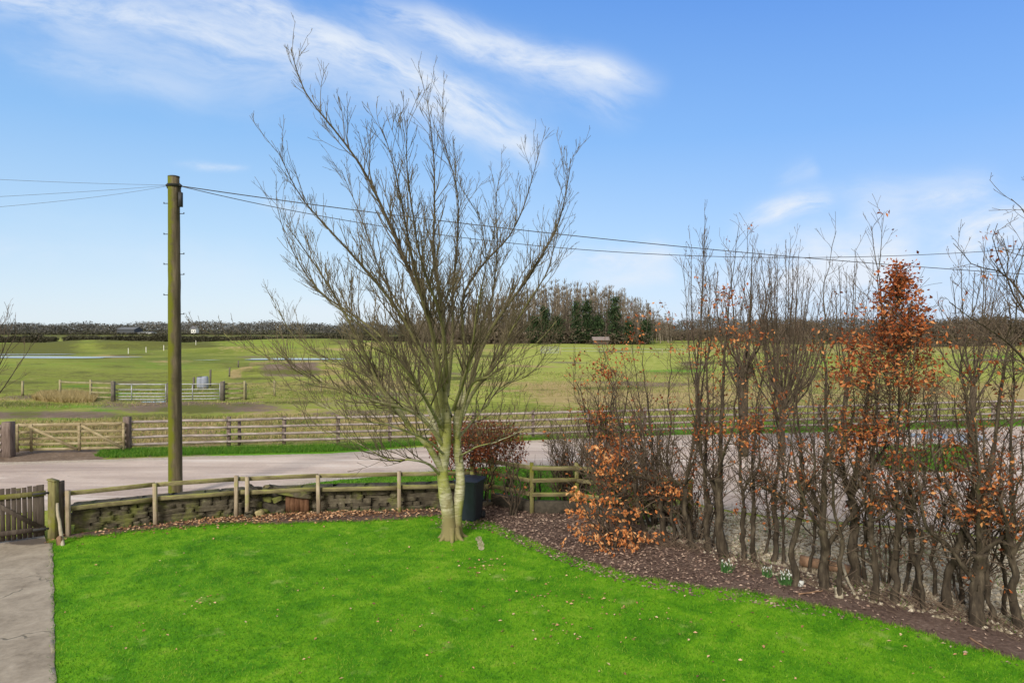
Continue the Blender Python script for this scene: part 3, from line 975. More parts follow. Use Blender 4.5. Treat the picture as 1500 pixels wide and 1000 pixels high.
msk = math_n(nt, 'MULTIPLY', msk, front)
msk = math_n(nt, 'MINIMUM', msk, .93)
EXPO = .72
KS = 10.0 / 2 ** EXPO
el = math_n(nt, 'DIVIDE', dz, math_n(nt, 'SQRT', math_n(nt, 'MAXIMUM', math_n(nt, 'SUBTRACT', 1.0, math_n(nt, 'MULTIPLY', dz, dz)), .0001)))
grad = ramp(nt, [(0.0, (.76, .87, .965)), (.06, (.64, .80, .965)), (.13, (.49, .715, .965)), (.27, (.28, .55, .95)), (.5, (.135, .36, .86)), (.64, (.20, .38, .74)), (1.0, (.42, .48, .56))])  # paling above the view is added to neutralise the skylight
nt.links.new(el, grad.inputs[0])
gs = mix(nt, 1.0, grad.outputs[0], (KS, KS, KS), 'MULTIPLY')
skyc = mix(nt, .85, sky.outputs[0], gs)
side_k = maprange(nt, U, -.5, .75)
skyc = mix(nt, side_k, skyc, mix(nt, 1.0, skyc, (.80, .86, 1.0), 'MULTIPLY'))
rear_fill = maprange(nt, dy, .25, -.45)  # warm-white fill added behind the camera, unseen, to counter blue ground light
skyc = mix(nt, rear_fill, skyc, tuple(KS * c_ for c_ in (1.02, .98, .90)))
CLOUD = tuple(KS * c_ for c_ in (.80, .87, .97))
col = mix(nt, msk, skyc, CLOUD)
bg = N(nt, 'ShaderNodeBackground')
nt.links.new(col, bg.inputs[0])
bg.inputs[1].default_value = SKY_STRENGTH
wo = N(nt, 'ShaderNodeOutputWorld')
nt.links.new(bg.outputs[0], wo.inputs[0])
scene.view_settings.view_transform = 'Standard'
scene.view_settings.look = 'None'
scene.view_settings.exposure = EXPO
scene.view_settings.gamma = 1
scene.cycles.max_bounces = 6
scene.cycles.diffuse_bounces = 3
scene.cycles.use_denoising = True


# ------------------------------------------------------------------ branches
def wander(p0, p1, n, amp, r=None, sag=0.0):
    r = r or rng
    p0, p1 = np.asarray(p0, float), np.asarray(p1, float)
    t = np.linspace(0, 1, n)[:, None]
    L = np.linalg.norm(p1 - p0)
    o = np.cumsum(r.normal(0, 1, (n, 3)), 0)
    o = o - t * o[-1:] - (1 - t) * o[:1]
    q = p0 + (p1 - p0) * t + o * amp * L / math.sqrt(n)
    q[:, 2] += -sag * L * (4 * t * (1 - t))[:, 0]
    return q


def curve3(pts, n):
    """resample a polyline smoothly to n points"""
    q = smooth_poly(np.asarray(pts, float), False, 6)
    d = np.concatenate([[0], np.cumsum(np.linalg.norm(np.diff(q, axis=0), axis=1))])
    t = np.linspace(0, d[-1], n)
    return np.stack([np.interp(t, d, q[:, i]) for i in range(3)], 1)


def unit(v):
    return v / (np.linalg.norm(v) + 1e-9)


def offshoot(t, ang, r, up=0.0):
    """direction leaving tangent t at angle ang in a random plane, bent upward"""
    a = r.normal(0, 1, 3)
    s = unit(a - t * (a @ t))
    d = t * math.cos(ang) + s * math.sin(ang)
    d[2] += up
    return unit(d)


def branch(mb, p, d, L, r0, level, r, up=.25, gap=.2, ends=None, amp=.10, minr=.0032, spread=(.45, .85), lf=(.30, .6), rend=.35, tmb=None):
    """a branch with its own side branches; level 0 is a bare twig"""
    n = 5 if level > 0 else 4
    q = np.empty((n, 3))
    q[0] = p
    dd = d.copy()
    for i in range(1, n):
        dd = unit(dd + r.normal(0, amp, 3) + np.array([0, 0, up * .3]))
        q[i] = q[i - 1] + dd * L / (n - 1)
    (tmb or mb).tube(q, np.linspace(r0, max(minr, r0 * rend), n), 4 if level > 1 else 3)
    if level == 0:
        if ends is not None: ends.append(q[-1]); ends.append(q[2])
        return q
    m = max(1, int(L / gap * r.uniform(.8, 1.2)))
    for k in range(m):
        t = r.uniform(.15, 1.0)
        j = min(int(t * (n - 1)), n - 2)
        f = t * (n - 1) - j
        pp = q[j] * (1 - f) + q[j + 1] * f
        tg = unit(q[j + 1] - q[j])
        l2 = L * r.uniform(*lf) * (1.15 - .6 * t)
        branch(mb, pp, offshoot(tg, r.uniform(*spread), r, up), l2, max(minr, r0 * .55 * (1.1 - .5 * t)), level - 1, r, up, gap, ends, amp, minr, spread, lf, rend)
    if ends is not None: ends.append(q[-1])
    return q


def limb_children(mb, q, rad, r, gap, lmin, lmax, level, t0=.15, up=.3, ends=None, minr=.0032, spread=(.45, .9), twig_gap=.2, cap=.02):
    """side branches all along a limb q"""
    d = np.concatenate([[0], np.cumsum(np.linalg.norm(np.diff(q, axis=0), axis=1))])
    L = d[-1]
    s = t0 * L
    while s < L:
        j = min(np.searchsorted(d, s) - 1, len(q) - 2)
        j = max(j, 0)
        f = (s - d[j]) / (d[j + 1] - d[j] + 1e-9)
        pp = q[j] * (1 - f) + q[j + 1] * f
        tg = unit(q[j + 1] - q[j])
        rr = rad[j] * (1 - f) + rad[j + 1] * f
        t = s / L
        ln = r.uniform(lmin, lmax) * (1.15 - .65 * t)
        branch(mb, pp, offshoot(tg, r.uniform(*spread), r, up), ln, min(max(minr * 1.2, rr * .5), cap), level, r, up, twig_gap, ends, minr=minr)
        s += gap * r.uniform(.5, 1.5)


# ------------------------------------------------------------------ the bare garden tree on the lawn
def garden_tree():
    r = np.random.default_rng(21)
    base = G(662, 789)
    Y = base[1]
    root = empty('bare_tree', base, 'leafless two-stemmed tree with mossy forked trunk standing on the lawn beside the dark wheelie bin', 'tree')
    tr, br, tw = MB(), MB(), MB()

    def L(l):          # (px, py, depth offset)
        return [P(a, b, Y + c) for a, b, c in l]
    # two stems fused at the foot
    s1 = L([(660, 791, -.02), (658, 770, -.02), (655, 745, -.03), (651, 715, -.05), (648, 685, -.05), (652, 655, -.03), (655, 625, 0), (650, 590, .05), (648, 560, .1)])
    s2 = L([(667, 790, .06), (668, 768, .06), (671, 740, .06), (674, 712, .1), (673, 680, .14), (670, 650, .18), (669, 620, .22), (672, 590, .25)])
    q1, q2 = curve3(s1, 26), curve3(s2, 24)

    def rad(n, a, b, flare):
        t = np.linspace(0, 1, n)
        x = a + (b - a) * t + flare * np.exp(-t * 16)
        return x * (1 + .05 * np.sin(t * 23 + a * 50))
    r1, r2 = rad(26, .158, .085, .07), rad(24, .125, .075, .07)
    tr.tube(q1, r1, 14)
    tr.tube(q2, r2, 14)
    for k in range(7):     # root flare
        a = k / 7 * 6.28 + .3
        dv = np.array([math.cos(a), math.sin(a), 0])
        tr.tube(curve3([base + dv * .12 + [0, 0, .28], base + dv * .2 + [0, 0, .09], base + dv * (.33 + .08 * r.random()) + [0, 0, -.03]], 6), np.linspace(.085, .03, 6), 8)
    limbs = [
        ([(650, 610, 0), (640, 540, -.3), (630, 470, -.5), (600, 400, -.7), (565, 318, -.8), (527, 241, -.9), (485, 186, -1.0), (447, 136, -1.0), (426, 73, -1.0)], .062, .008),
        ([(652, 590, 0), (652, 520, .2), (648, 450, .4), (638, 370, .6), (636, 295, .7), (636, 240, .8), (632, 190, .8), (626, 150, .8)], .06, .007),
        ([(671, 620, .2), (690, 550, .3), (722, 480, .2), (766, 417, 0), (800, 362, -.2), (819, 325, -.2), (831, 272, -.2), (836, 232, -.2)], .058, .008),
        ([(671, 600, .2), (680, 520, .8), (676, 440, 1.2), (706, 390, 1.5), (742, 352, 1.7), (762, 318, 1.8), (780, 262, 1.8), (790, 222, 1.8)], .055, .007),
        ([(648, 640, 0), (632, 560, -.6), (608, 500, -1.0), (580, 450, -1.2), (528, 383, -1.5), (482, 333, -1.6), (436, 280, -1.7), (409, 222, -1.7)], .058, .007),
        ([(646, 655, 0), (625, 590, .6), (590, 530, 1.0), (540, 480, 1.4), (466, 425, 1.6), (424, 360, 1.7), (405, 300, 1.7)], .055, .006),
        ([(650, 655, -.05), (624, 618, -.5), (590, 596, -.9), (542, 583, -1.3), (470, 556, -1.6), (410, 529, -1.8), (345, 503, -1.9), (328, 488, -1.9)], .05, .006),
        ([(648, 690, -.1), (628, 655, -.3), (604, 630, -.4), (576, 592, -.5), (550, 556, -.6), (515, 480, -.8), (470, 400, -1.0), (420, 330, -1.1)], .075, .007),
        ([(670, 640, .1), (688, 570, -.4), (720, 552, -.8), (745, 535, -1.0), (790, 500, -1.1), (815, 470, -1.2)], .042, .005),
        ([(671, 625, .2), (690, 580, .1), (715, 545, 0), (740, 500, -.2), (775, 440, -.5), (800, 400, -.6), (818, 340, -.6)], .055, .006),
        ([(672, 668, .1), (700, 655, -.6), (735, 642, -1.0), (765, 630, -1.2)], .022, .005),
        ([(644, 695, -.1), (626, 678, -.6), (600, 672, -1.0), (575, 674, -1.2), (548, 660, -1.5), (510, 640, -1.7), (450, 625, -1.8)], .034, .005),
        ([(655, 580, .1), (662, 500, .9), (664, 420, 1.5), (672, 340, 1.9), (668, 270, 2.0), (650, 205, 2.0), (650, 160, 2.0)], .05, .006),
        ([(650, 570, 0), (630, 480, -.9), (606, 400, -1.6), (590, 320, -2.0), (575, 240, -2.2), (560, 190, -2.2)], .05, .006),
        ([(655, 560, .1), (648, 470, -1.0), (622, 390, -1.8), (607, 305, -2.2), (598, 230, -2.4), (597, 175, -2.4)], .046, .006),
        ([(668, 590, .3), (700, 500, 1.2), (722, 430, 1.9), (728, 360, 2.3), (726, 290, 2.4), (735, 250, 2.4)], .046, .006),
        ([(660, 610, .2), (640, 550, 1.4), (600, 470, 2.4), (560, 400, 2.9), (530, 320, 3.1), (500, 250, 3.2)], .05, .006),
        ([(664, 600, .2), (688, 530, -1.1), (700, 450, -2.0), (712, 380, -2.4), (700, 310, -2.5)], .042, .006),
        ([(648, 630, 0), (615, 570, -1.4), (575, 520, -2.2), (520, 470, -2.7), (470, 430, -2.9), (440, 380, -2.9)], .045, .005),
        ([(652, 640, 0), (610, 600, 1.0), (560, 560, 2.0), (500, 530, 2.6), (440, 500, 2.9), (395, 430, 3.0)], .045, .005),
        ([(650, 665, -.1), (620, 640, -1.0), (570, 620, -1.8), (510, 610, -2.2), (440, 575, -2.3), (400, 560, -2.3)], .032, .005),
        ([(672, 640, .2), (700, 610, 1.0), (735, 570, 1.6), (775, 550, 1.8), (800, 520, 1.8)], .036, .005),
    ]
    for l, a, b in limbs:
        pts = L(l)
        n = 20
        q = curve3(pts, n)
        Lq = np.linalg.norm(np.diff(q, axis=0), axis=1).sum()
        q += np.cumsum(r.normal(0, .010, q.shape), 0) * np.sin(np.linspace(0, math.pi, n))[:, None]
        t = np.linspace(0, 1, n)
        rr = b + (a - b) * (1 - t) ** 1.25
        br.tube(q, rr, 8)
        limb_children(tw, q, rr, r, .19, .6, 1.9, 2, .2, .30, minr=.0038, twig_gap=.19, spread=(.35, .75))
        limb_children(tw, q, rr, r, .16, .25, .8, 1, .3, .35, minr=.0036, twig_gap=.16, spread=(.4, .9))
    # short spurs at the forks
    for q, rr in ((q1, r1), (q2, r2)):
        limb_children(tw, q, rr, r, .22, .3, 1.1, 1, .55, .2, minr=.0042, spread=(.8, 1.3), cap=.012)
    tr.build('trunk', M['tree_bark'], root, origin=base, gnarl=.008)
    br.build('branches', M['tree_bark'], root, origin=base, gnarl=.003)
    tw.build('twigs', M['tree_twig'], root, origin=base)


garden_tree()

# ------------------------------------------------------------------ the overgrown beech hedge
BLOBS = [(895, 665, 25, 15, .8), (875, 610, 30, 15, .35), (905, 640, 30, 10, .5), (990, 715, 34, 12, .5), (1035, 628, 18, 9, .45), (1065, 628, 26, 9, .6), (1105, 620, 22, 14, .8), (1100, 645, 20, 9, .5),
         (950, 470, 42, 24, .7), (905, 510, 25, 14, .8), (930, 495, 20, 16, .9), (870, 540, 40, 20, .6), (985, 470, 20, 20, .4), (1000, 510, 18, 12, .4), (1062, 440, 36, 26, .7), (1092, 490, 38, 18, .75), (1050, 505, 25, 15, .5), (1130, 610, 30, 20, .3),
         (1318, 392, 12, 12, 1), (1312, 412, 18, 14, 1), (1315, 440, 34, 20, 1), (1310, 470, 52, 22, 1), (1300, 500, 75, 18, 1), (1285, 530, 62, 20, .8), (1240, 510, 32, 26, .6), (1265, 560, 50, 18, .35), (1210, 500, 20, 20, .4), (1340, 540, 40, 25, .5),
         (1268, 630, 45, 26, .7), (1245, 655, 30, 14, .5), (1400, 690, 26, 10, .6), (1437, 750, 32, 12, .85), (1400, 650, 20, 15, .5), (1360, 720, 16, 8, .6), (1450, 625, 20, 16, .4), (1485, 770, 16, 12, .5), (1280, 735, 30, 16, .35), (1200, 770, 14, 8, .5),
         (1345, 892, 18, 7, .6), (1445, 846, 26, 8, .6), (1180, 700, 40, 40, .12), (1330, 680, 60, 60, .18), (1460, 690, 40, 60, .2), (1120, 550, 100, 70, .10), (1440, 560, 60, 60, .12), (900, 720, 40, 40, .25), (1075, 745, 12, 10, .4)]


def leaf_density(p, base):
    px, py = pix(p)
    d = np.full(len(p), base)
    for (a, b, rx, ry, k) in BLOBS:
        d = np.maximum(d, k * np.exp(-(((px - a) / rx) ** 2 + ((py - b) / ry) ** 2) * 1.1))
    return d


def hedge_tree(px, py, top, rad, stems, seed, label, lean=0.0, knot=1.25, dens=1.0, name='hedge_tree', base_leaf=.035, spread=.33, leafy=1.0, depth=0.0, mat_tw='twig', cone=0.0):
    r = np.random.default_rng(seed)
    base = G(px, py) + np.array([0, depth, 0])
    D = base[1]
    H = P(px, top, D)[2]
    root = empty(name, base, label, 'tree', 'overgrown beech hedge along the leaf-covered bed')
    tk, tw, lf, ends = MB(), MB(), MB(), []
    rad = rad * .88
    kz = knot * r.uniform(.8, 1.15)
    kp = base + np.array([lean * .3 + r.normal(0, .06), r.normal(0, .06), kz])
    q = wander(base + [0, 0, -.05], kp, 9, .055, r)
    t = np.linspace(0, 1, 9)
    rr = rad * (1 - .22 * t) + rad * .35 * np.exp(-t * 9) + rad * .28 * np.exp(-((t - 1) / .13) ** 2)
    q, t9 = curve3(q, 22), np.linspace(0, 1, 22)
    rr = np.interp(t9, t, rr) * (1 + r.normal(0, .06, 22))
    tk.tube(q, rr, 12)
    limb_children(tw, q, rr, r, .115 / dens, .2, .6, 1, .35, .1, ends, minr=.0034, spread=(.9, 1.5), twig_gap=.14, cap=.011)
    for s in range(stems):
        ax = (s + .5) / stems * 6.28 + r.uniform(-.5, .5)
        hh = H * (1.0 if s == 0 else r.uniform(.48, .82))
        out = spread * r.uniform(.7, 1.7) * (.5 if (s == 0 and stems > 1) else 1.0)
        e = base + np.array([lean + math.cos(ax) * out * 1.2, math.sin(ax) * out, hh])
        st = kp if r.random() < .6 else q[r.integers(12, 19)]
        mid = st + (e - st) * .35 + np.array([math.cos(ax), math.sin(ax), 0]) * out * .45
        qs = curve3([st, st + (mid - st) * .5 + r.normal(0, .05, 3), mid, e + r.normal(0, .1, 3) - (e - mid) * .4, e], 18)
        qs = qs + np.cumsum(r.normal(0, .036, qs.shape), 0) * np.linspace(0, 1, 18)[:, None]
        ts = np.linspace(0, 1, 18)
        r0 = rad * (.66 if s == 0 else .46) * r.uniform(.85, 1.1)
        rs = .0042 + (r0 - .0042) * (1 - ts) ** 1.55
        tk.tube(qs, rs, 7)
        limb_children(tw, qs[:11], rs[:11], r, .135 / dens, .3, 1.0, 2, .03, .22, ends, minr=.0033, spread=(.7, 1.35), twig_gap=.19, cap=.012)
        limb_children(tw, qs[9:], rs[9:], r, .17 / dens, .3, 1.1, 1, .03, .16, ends, minr=.0031, spread=(.5, 1.15), twig_gap=.18, cap=.008)
        limb_children(tw, qs[:12], rs[:12], r, .10 / dens, .15, .45, 1, .05, .2, ends, minr=.0032, spread=(.7, 1.4), twig_gap=.15, cap=.008)
    E = np.array(ends)
    if cone:
        # dense marcescent cone of leafy shoots round the leader
        px_, py_ = pix(E)
        ex = kp[:2] * .3 + (base[:2] + np.array([lean, 0])) * .7
        cc_ = []
        while len(cc_) < 80:
            z = H * r.uniform(.54, .83)
            w = cone * min(1.0, max(.06, ((H * .83 - z) / (H * .29)) ** .95))
            a = r.uniform(0, 6.28)
            ro = w * math.sqrt(r.random())
            cc_.append((ex[0] + ro * math.cos(a) * 1.05 - .10 * (H * .83 - z), ex[1] + ro * math.sin(a) * .7, z))
        cc_ = np.array(cc_)
        E2 = np.repeat(cc_, 11, 0) + r.normal(0, .11, (len(cc_) * 11, 3))
        for e in E2[::3]:
            cpt = np.array([ex[0], ex[1], e[2] - r.uniform(.2, .6)])
            tw.tube(wander(cpt + (e - cpt) * .15, e, 4, .12, r), [.006, .005, .004, .0032], 3)
        n = r.integers(2, 5, len(E2))
        pos = np.repeat(E2, n, 0) + r.normal(0, .05, (n.sum(), 3))
        lf.leaves(pos, r.uniform(.042, .10, len(pos)), .35)
    d = leaf_density(E, base_leaf) * leafy
    keep = r.random(len(E)) < d * .8
    K = E[keep]
    if len(K):
        n = r.integers(2, 6, len(K))
        pos = np.repeat(K, n, 0) + r.normal(0, .055, (n.sum(), 3))
        lf.leaves(pos, r.uniform(.042, .10, len(pos)), .45)
    tk.build('trunk', M['bark'], root, origin=base, gnarl=.014)
    tw.build('twigs', M[mat_tw], root, origin=base, smooth=False)
    if lf.n: lf.build('leaves', M['leaf_russet' if cone else 'leaf'], root, origin=base, smooth=False)
    return root


HEDGE = [
    # px, py, top, radius, stems, label, kwargs
    (928, 797, 510, .060, 4, 'slim leafless hedge tree rising behind the low bright orange beech', dict(spread=.8, lean=-.9)),
    (952, 794, 470, .055, 3, 'hedge tree with rusty leaf tufts at its top, just before the dark far wood', dict(spread=.75, lean=-.8)),
    (975, 793, 470, .075, 3, 'thicker dark hedge trunk beside two thin ones, left of the orange mid-height leaf sprays', dict(spread=.8, lean=-.6)),
    (986, 797, 450, .040, 2, 'very thin hedge stem pressed against a thicker dark trunk', dict(spread=.3)),
    (1014, 804, 395, .070, 3, 'hedge tree topped by sparse rusty leaves to the left of the thickest dark trunk', dict(spread=.7, lean=-.3)),
    (1037, 807, 360, .082, 2, 'straight dark hedge trunk forking at head height with rusty leaves near its top', dict(spread=.35, knot=1.0)),
    (1061, 815, 335, .105, 3, 'stout dark hedge trunk, thickest in the northern half of the hedge, forked above its knot', dict(spread=.45, knot=2.0)),
    (1088, 819, 352, .060, 2, 'slender hedge tree carrying an orange leaf tuft at rail height, beside the stout dark trunk', dict(spread=.4)),
    (1103, 820, 410, .058, 2, 'slender hedge tree between an orange-tufted stem and a crooked one, by white snowdrops', dict(spread=.4)),
    (1133, 822, 470, .062, 3, 'crooked hedge tree directly behind the widest white snowdrop clump', dict(spread=.45)),
    (1162, 858, 455, .066, 3, 'kinked hedge tree beside the snowdrops with its foot next to a white stone', dict(spread=.4)),
    (1209, 862, 345, .100, 4, 'broad hedge tree with V-shaped fork standing in front of the fallen log', dict(spread=.5, knot=1.1)),
    (1228, 876, 480, .045, 1, 'thin hedge stem next to the broad V-forked trunk and pale stump', dict(spread=.3)),
    (1250, 858, 335, .105, 5, 'burly hedge trunk swelling into a knot of many shoots above the leaning pale plank', dict(spread=.5, knot=1.35)),
    (1281, 880, 440, .066, 3, 'mossy-footed hedge tree between the burly knotted trunk and the tall russet beech', dict(spread=.4)),
    (1311, 884, 290, .070, 3, 'tall beech keeping a dense russet cone of dry leaves with a bare leader above', dict(spread=.3, cone=.98, leafy=1.0)),
    (1342, 877, 410, .070, 2, 'hedge tree with twin upright stems just beside the russet leaf cone', dict(spread=.35)),
    (1353, 893, 430, .040, 1, 'thin hedge stem with orange leaves at its very foot', dict(spread=.25)),
    (1387, 892, 400, .078, 3, 'twisted hedge tree bent like an S above the dark soil, before the white puddle', dict(spread=.45, lean=.25)),
    (1432, 914, 345, .120, 5, 'heaviest hedge trunk in the foreground, candelabra of stems with orange leaf spray', dict(spread=.6, knot=1.3)),
    (1449, 906, 450, .050, 2, 'thin curving hedge stem behind the heaviest foreground trunk', dict(spread=.35)),
    (1495, 924, 330, .075, 3, 'last hedge tree at the frame edge, leaning over the foreground soil', dict(spread=.5, lean=-.2)),
    (1046, 800, 470, .034, 2, 'slim back-row hedge stem just behind the stout dark forked trunk', dict(spread=.35, knot=1.0)),
    (1118, 812, 480, .034, 2, 'slim back-row hedge stem seen between two slender trees by the snowdrops', dict(spread=.35, knot=1.0)),
    (1148, 826, 500, .036, 3, 'slim back-row hedge stem rising above the fallen log near the white stone', dict(spread=.4, knot=1.1)),
    (1188, 838, 490, .036, 3, 'slim back-row hedge stem over the exposed end of the fallen log', dict(spread=.4, knot=.9)),
    (1267, 856, 480, .038, 3, 'slim back-row hedge stem showing between the burly knotted trunk and the mossy-footed tree', dict(spread=.4, knot=1.1)),
    (1327, 866, 500, .034, 2, 'slim back-row hedge stem directly behind the russet leaf cone', dict(spread=.35, knot=1.0)),
    (1370, 872, 490, .036, 3, 'slim back-row hedge stem before the green patch, beside the S-bent tree', dict(spread=.4, knot=1.2)),
    (1410, 885, 480, .036, 3, 'slim back-row hedge stem left of the heaviest foreground trunk', dict(spread=.4, knot=1.0)),
    (1472, 900, 470, .038, 3, 'slim back-row hedge stem between the heaviest trunk and the last tree', dict(spread=.4, knot=1.2)),
]
for i, (px, py, top, rad, st, lab, kw) in enumerate(HEDGE):
    hedge_tree(px, py, top, rad, st, 100 + i * 7, lab, **kw)


def edge_tree():
    """the spreading tree whose branches come in from beyond the frame's edge"""
    r = np.random.default_rng(77)
    base = G(1585, 905)
    root = empty('spreading_tree', base, 'dark bare tree at the end of the hedge reaching branches across the sky and cables', 'tree')
    tk, tw = MB(), MB()
    Y = base[1]
    q = wander(base + [0, 0, -.05], P(1575, 560, Y), 10, .06, r)
    rr = np.linspace(.13, .09, 10)
    tk.tube(q, rr, 9)
    for l in ([(1578, 640, 0), (1540, 520, 0), (1480, 420, .2), (1452, 350, .2), (1460, 330, .2)], [(1576, 600, 0), (1520, 470, .3), (1470, 400, .4), (1425, 385, .5), (1395, 350, .5)], [(1576, 580, 0), (1540, 420, -.3), (1510, 330, -.4), (1486, 286, -.5), (1478, 282, -.5)],
              [(1575, 570, .1), (1560, 400, .5), (1530, 310, .8), (1515, 260, .9)], [(1576, 620, -.1), (1530, 560, -.4), (1480, 500, -.7), (1440, 470, -.9), (1400, 440, -1)], [(1576, 590, 0), (1600, 420, .2), (1610, 320, .2)]):
        p = curve3([P(a, b, Y + c) for a, b, c in l], 16)
        p += np.cumsum(r.normal(0, .012, p.shape), 0) * np.linspace(0, 1, 16)[:, None]
        ra = .005 + (.040 - .005) * (1 - np.linspace(0, 1, 16)) ** 1.3
        tk.tube(p, ra, 7)
        limb_children(tw, p, ra, r, .14, .4, 1.1, 2, .2, .25, minr=.0034, spread=(.5, 1.2), twig_gap=.18, cap=.014)
    tk.build('trunk', M['bark'], root, origin=base)
    tw.build('twigs', M['twig'], root, origin=base, smooth=False)


edge_tree()


def low_beech():
    r = np.random.default_rng(55)
    base = G(892, 803)
    root = empty('low_beech', base, 'low beech with bright orange leaves drooping over the leaf litter by the lawn edge', 'shrub')
    tk, tw, lf, ends = MB(), MB(), MB(), []
    Y = base[1]
    for k in range(5):
        e = base + np.array([r.uniform(-.6, .5), r.uniform(-.4, .3), r.uniform(1.0, 1.8)])
        q = wander(base + r.normal(0, .05, 3) * [1, 1, 0], e, 10, .1, r)
        rr = np.linspace(.028, .006, 10)
        tk.tube(q, rr, 6)
        limb_children(tw, q, rr, r, .1, .3, .8, 1, .15, -.02, ends, minr=.0035, spread=(.8, 1.4), twig_gap=.13)
    sprays = [(850, 727, 28, 9), (880, 735, 30, 9), (925, 748, 26, 10), (845, 750, 22, 7), (855, 770, 24, 10), (900, 757, 18, 8), (870, 785, 40, 11), (905, 795, 26, 10), (918, 778, 16, 8), (885, 805, 14, 7), (840, 718, 14, 6), (930, 800, 8, 8), (955, 785, 22, 8), (985, 718, 26, 8), (893, 672, 18, 6), (890, 690, 26, 7), (875, 655, 12, 6)]
    for a, b, w, h in sprays:
        n = int(w * 1.25)
        ys = Y + r.normal(-.1, .18)
        for _ in range(n):
            p = P(r.normal(a, w * .55), r.normal(b + (a * 0), h * .42), ys + r.normal(0, .16))
            s = p + np.array([r.normal(0, .12), .12, r.uniform(.02, .18)])
            if _ % 3 == 0: tw.tube(wander(s, p, 4, .1, r), [.005, .0045, .004, .0035], 3)
            m = r.integers(1, 4)
            lf.leaves(p + r.normal(0, .035, (m, 3)), r.uniform(.065, .11, m), .7)
        tw.tube(wander(base + [0, 0, .25 + .5 * r.random()], P(a, b, ys), 7, .08, r), np.linspace(.012, .005, 7), 4)
    tk.build('stems', M['bark'], root, origin=base)
    tw.build('twigs', M['twig'], root, origin=base, smooth=False)
    lf.build('leaves', M['leaf_bright'], root, origin=base, smooth=False)


low_beech()


def twig_shrub(px, py, top, w, n, seed, label, leafy=0.0, name='bare_shrub', depth=.5, level=2, lean=0.0):
    r = np.random.default_rng(seed)
    base = G(px, py)
    Y = base[1]
    H = P(px, top, Y)[2]
    W = w * Y / 1000
    root = empty(name, base, label, 'shrub')
    tk, tw, ends, lf = MB(), MB(), [], MB()
    for k in range(n):
        a = r.uniform(0, 6.28)
        o = W * math.sqrt(r.random())
        hk = r.uniform(.55, 1.0)
        e = base + np.array([o * math.cos(a) + lean * hk, o * math.sin(a) * depth, H * hk])
        s = base + np.array([math.cos(a), math.sin(a) * depth, 0]) * o * .3
        q = wander(s, e, 10, .09, r)
        q[:, 2] += np.sin(np.linspace(0, math.pi, 10)) * H * .06
        rr = np.linspace(r.uniform(.014, .03), .004, 10)
        tk.tube(q, rr, 5)
        limb_children(tw, q, rr, r, .16, .25, .75, level - 1 if k % 2 else level, .15, .2, ends, minr=.0032, spread=(.5, 1.2), twig_gap=.17)
    E = np.array(ends)
    K = E[r.random(len(E)) < np.maximum(leaf_density(E, .01), 0) * .8 + leafy]
    if len(K):
        m = r.integers(2, 5, len(K))
        pos = np.repeat(K, m, 0) + r.normal(0, .05, (m.sum(), 3))
        lf.leaves(pos, r.uniform(.06, .1, len(pos)), .45)
    tk.build('stems', M['bark'], root, origin=base)
    tw.build('twigs', M['shrub'], root, origin=base, smooth=False)
    if lf.n: lf.build('leaves', M['leaf'], root, origin=base, smooth=False)


twig_shrub(838, 745, 605, 48, 40, 301, 'fine-twigged brown bare shrub growing over the garden rail fence, nearest the bin')
twig_shrub(905, 758, 500, 55, 24, 302, 'tall leaning bare shrub with rusty leaf tufts behind the bright orange low beech', lean=-.5)
twig_shrub(870, 752, 520, 40, 9, 306, 'open vase-shaped bare shrub with few rusty leaves behind the brown fine-twigged one')
twig_shrub(965, 770, 560, 66, 36, 303, 'dense tangle of brown bare shoots between the orange low beech and the stout dark trunk', lean=-.7)
twig_shrub(1010, 790, 690, 60, 22, 304, 'knee-high bramble of brown twigs at the feet of the hedge beside the leaf litter', name='bramble', level=1)
twig_shrub(785, 742, 672, 22, 7, 305, 'small wispy bare shrub in front of the garden rail fence post', level=1)
twig_shrub(751, 755, 650, 14, 5, 309, 'thin upright bare shoots between the bin and the fence post with a few dry leaves', level=1, leafy=.06)
twig_shrub(1420, 880, 720, 90, 7, 307, 'brown twiggy undergrowth behind the heaviest foreground hedge trunk', name='undergrowth_shrub', level=1, leafy=.03)
twig_shrub(1300, 856, 710, 90, 7, 308, 'thin brown undergrowth behind the trunk of the russet beech', name='undergrowth_shrub', level=1, leafy=.03)


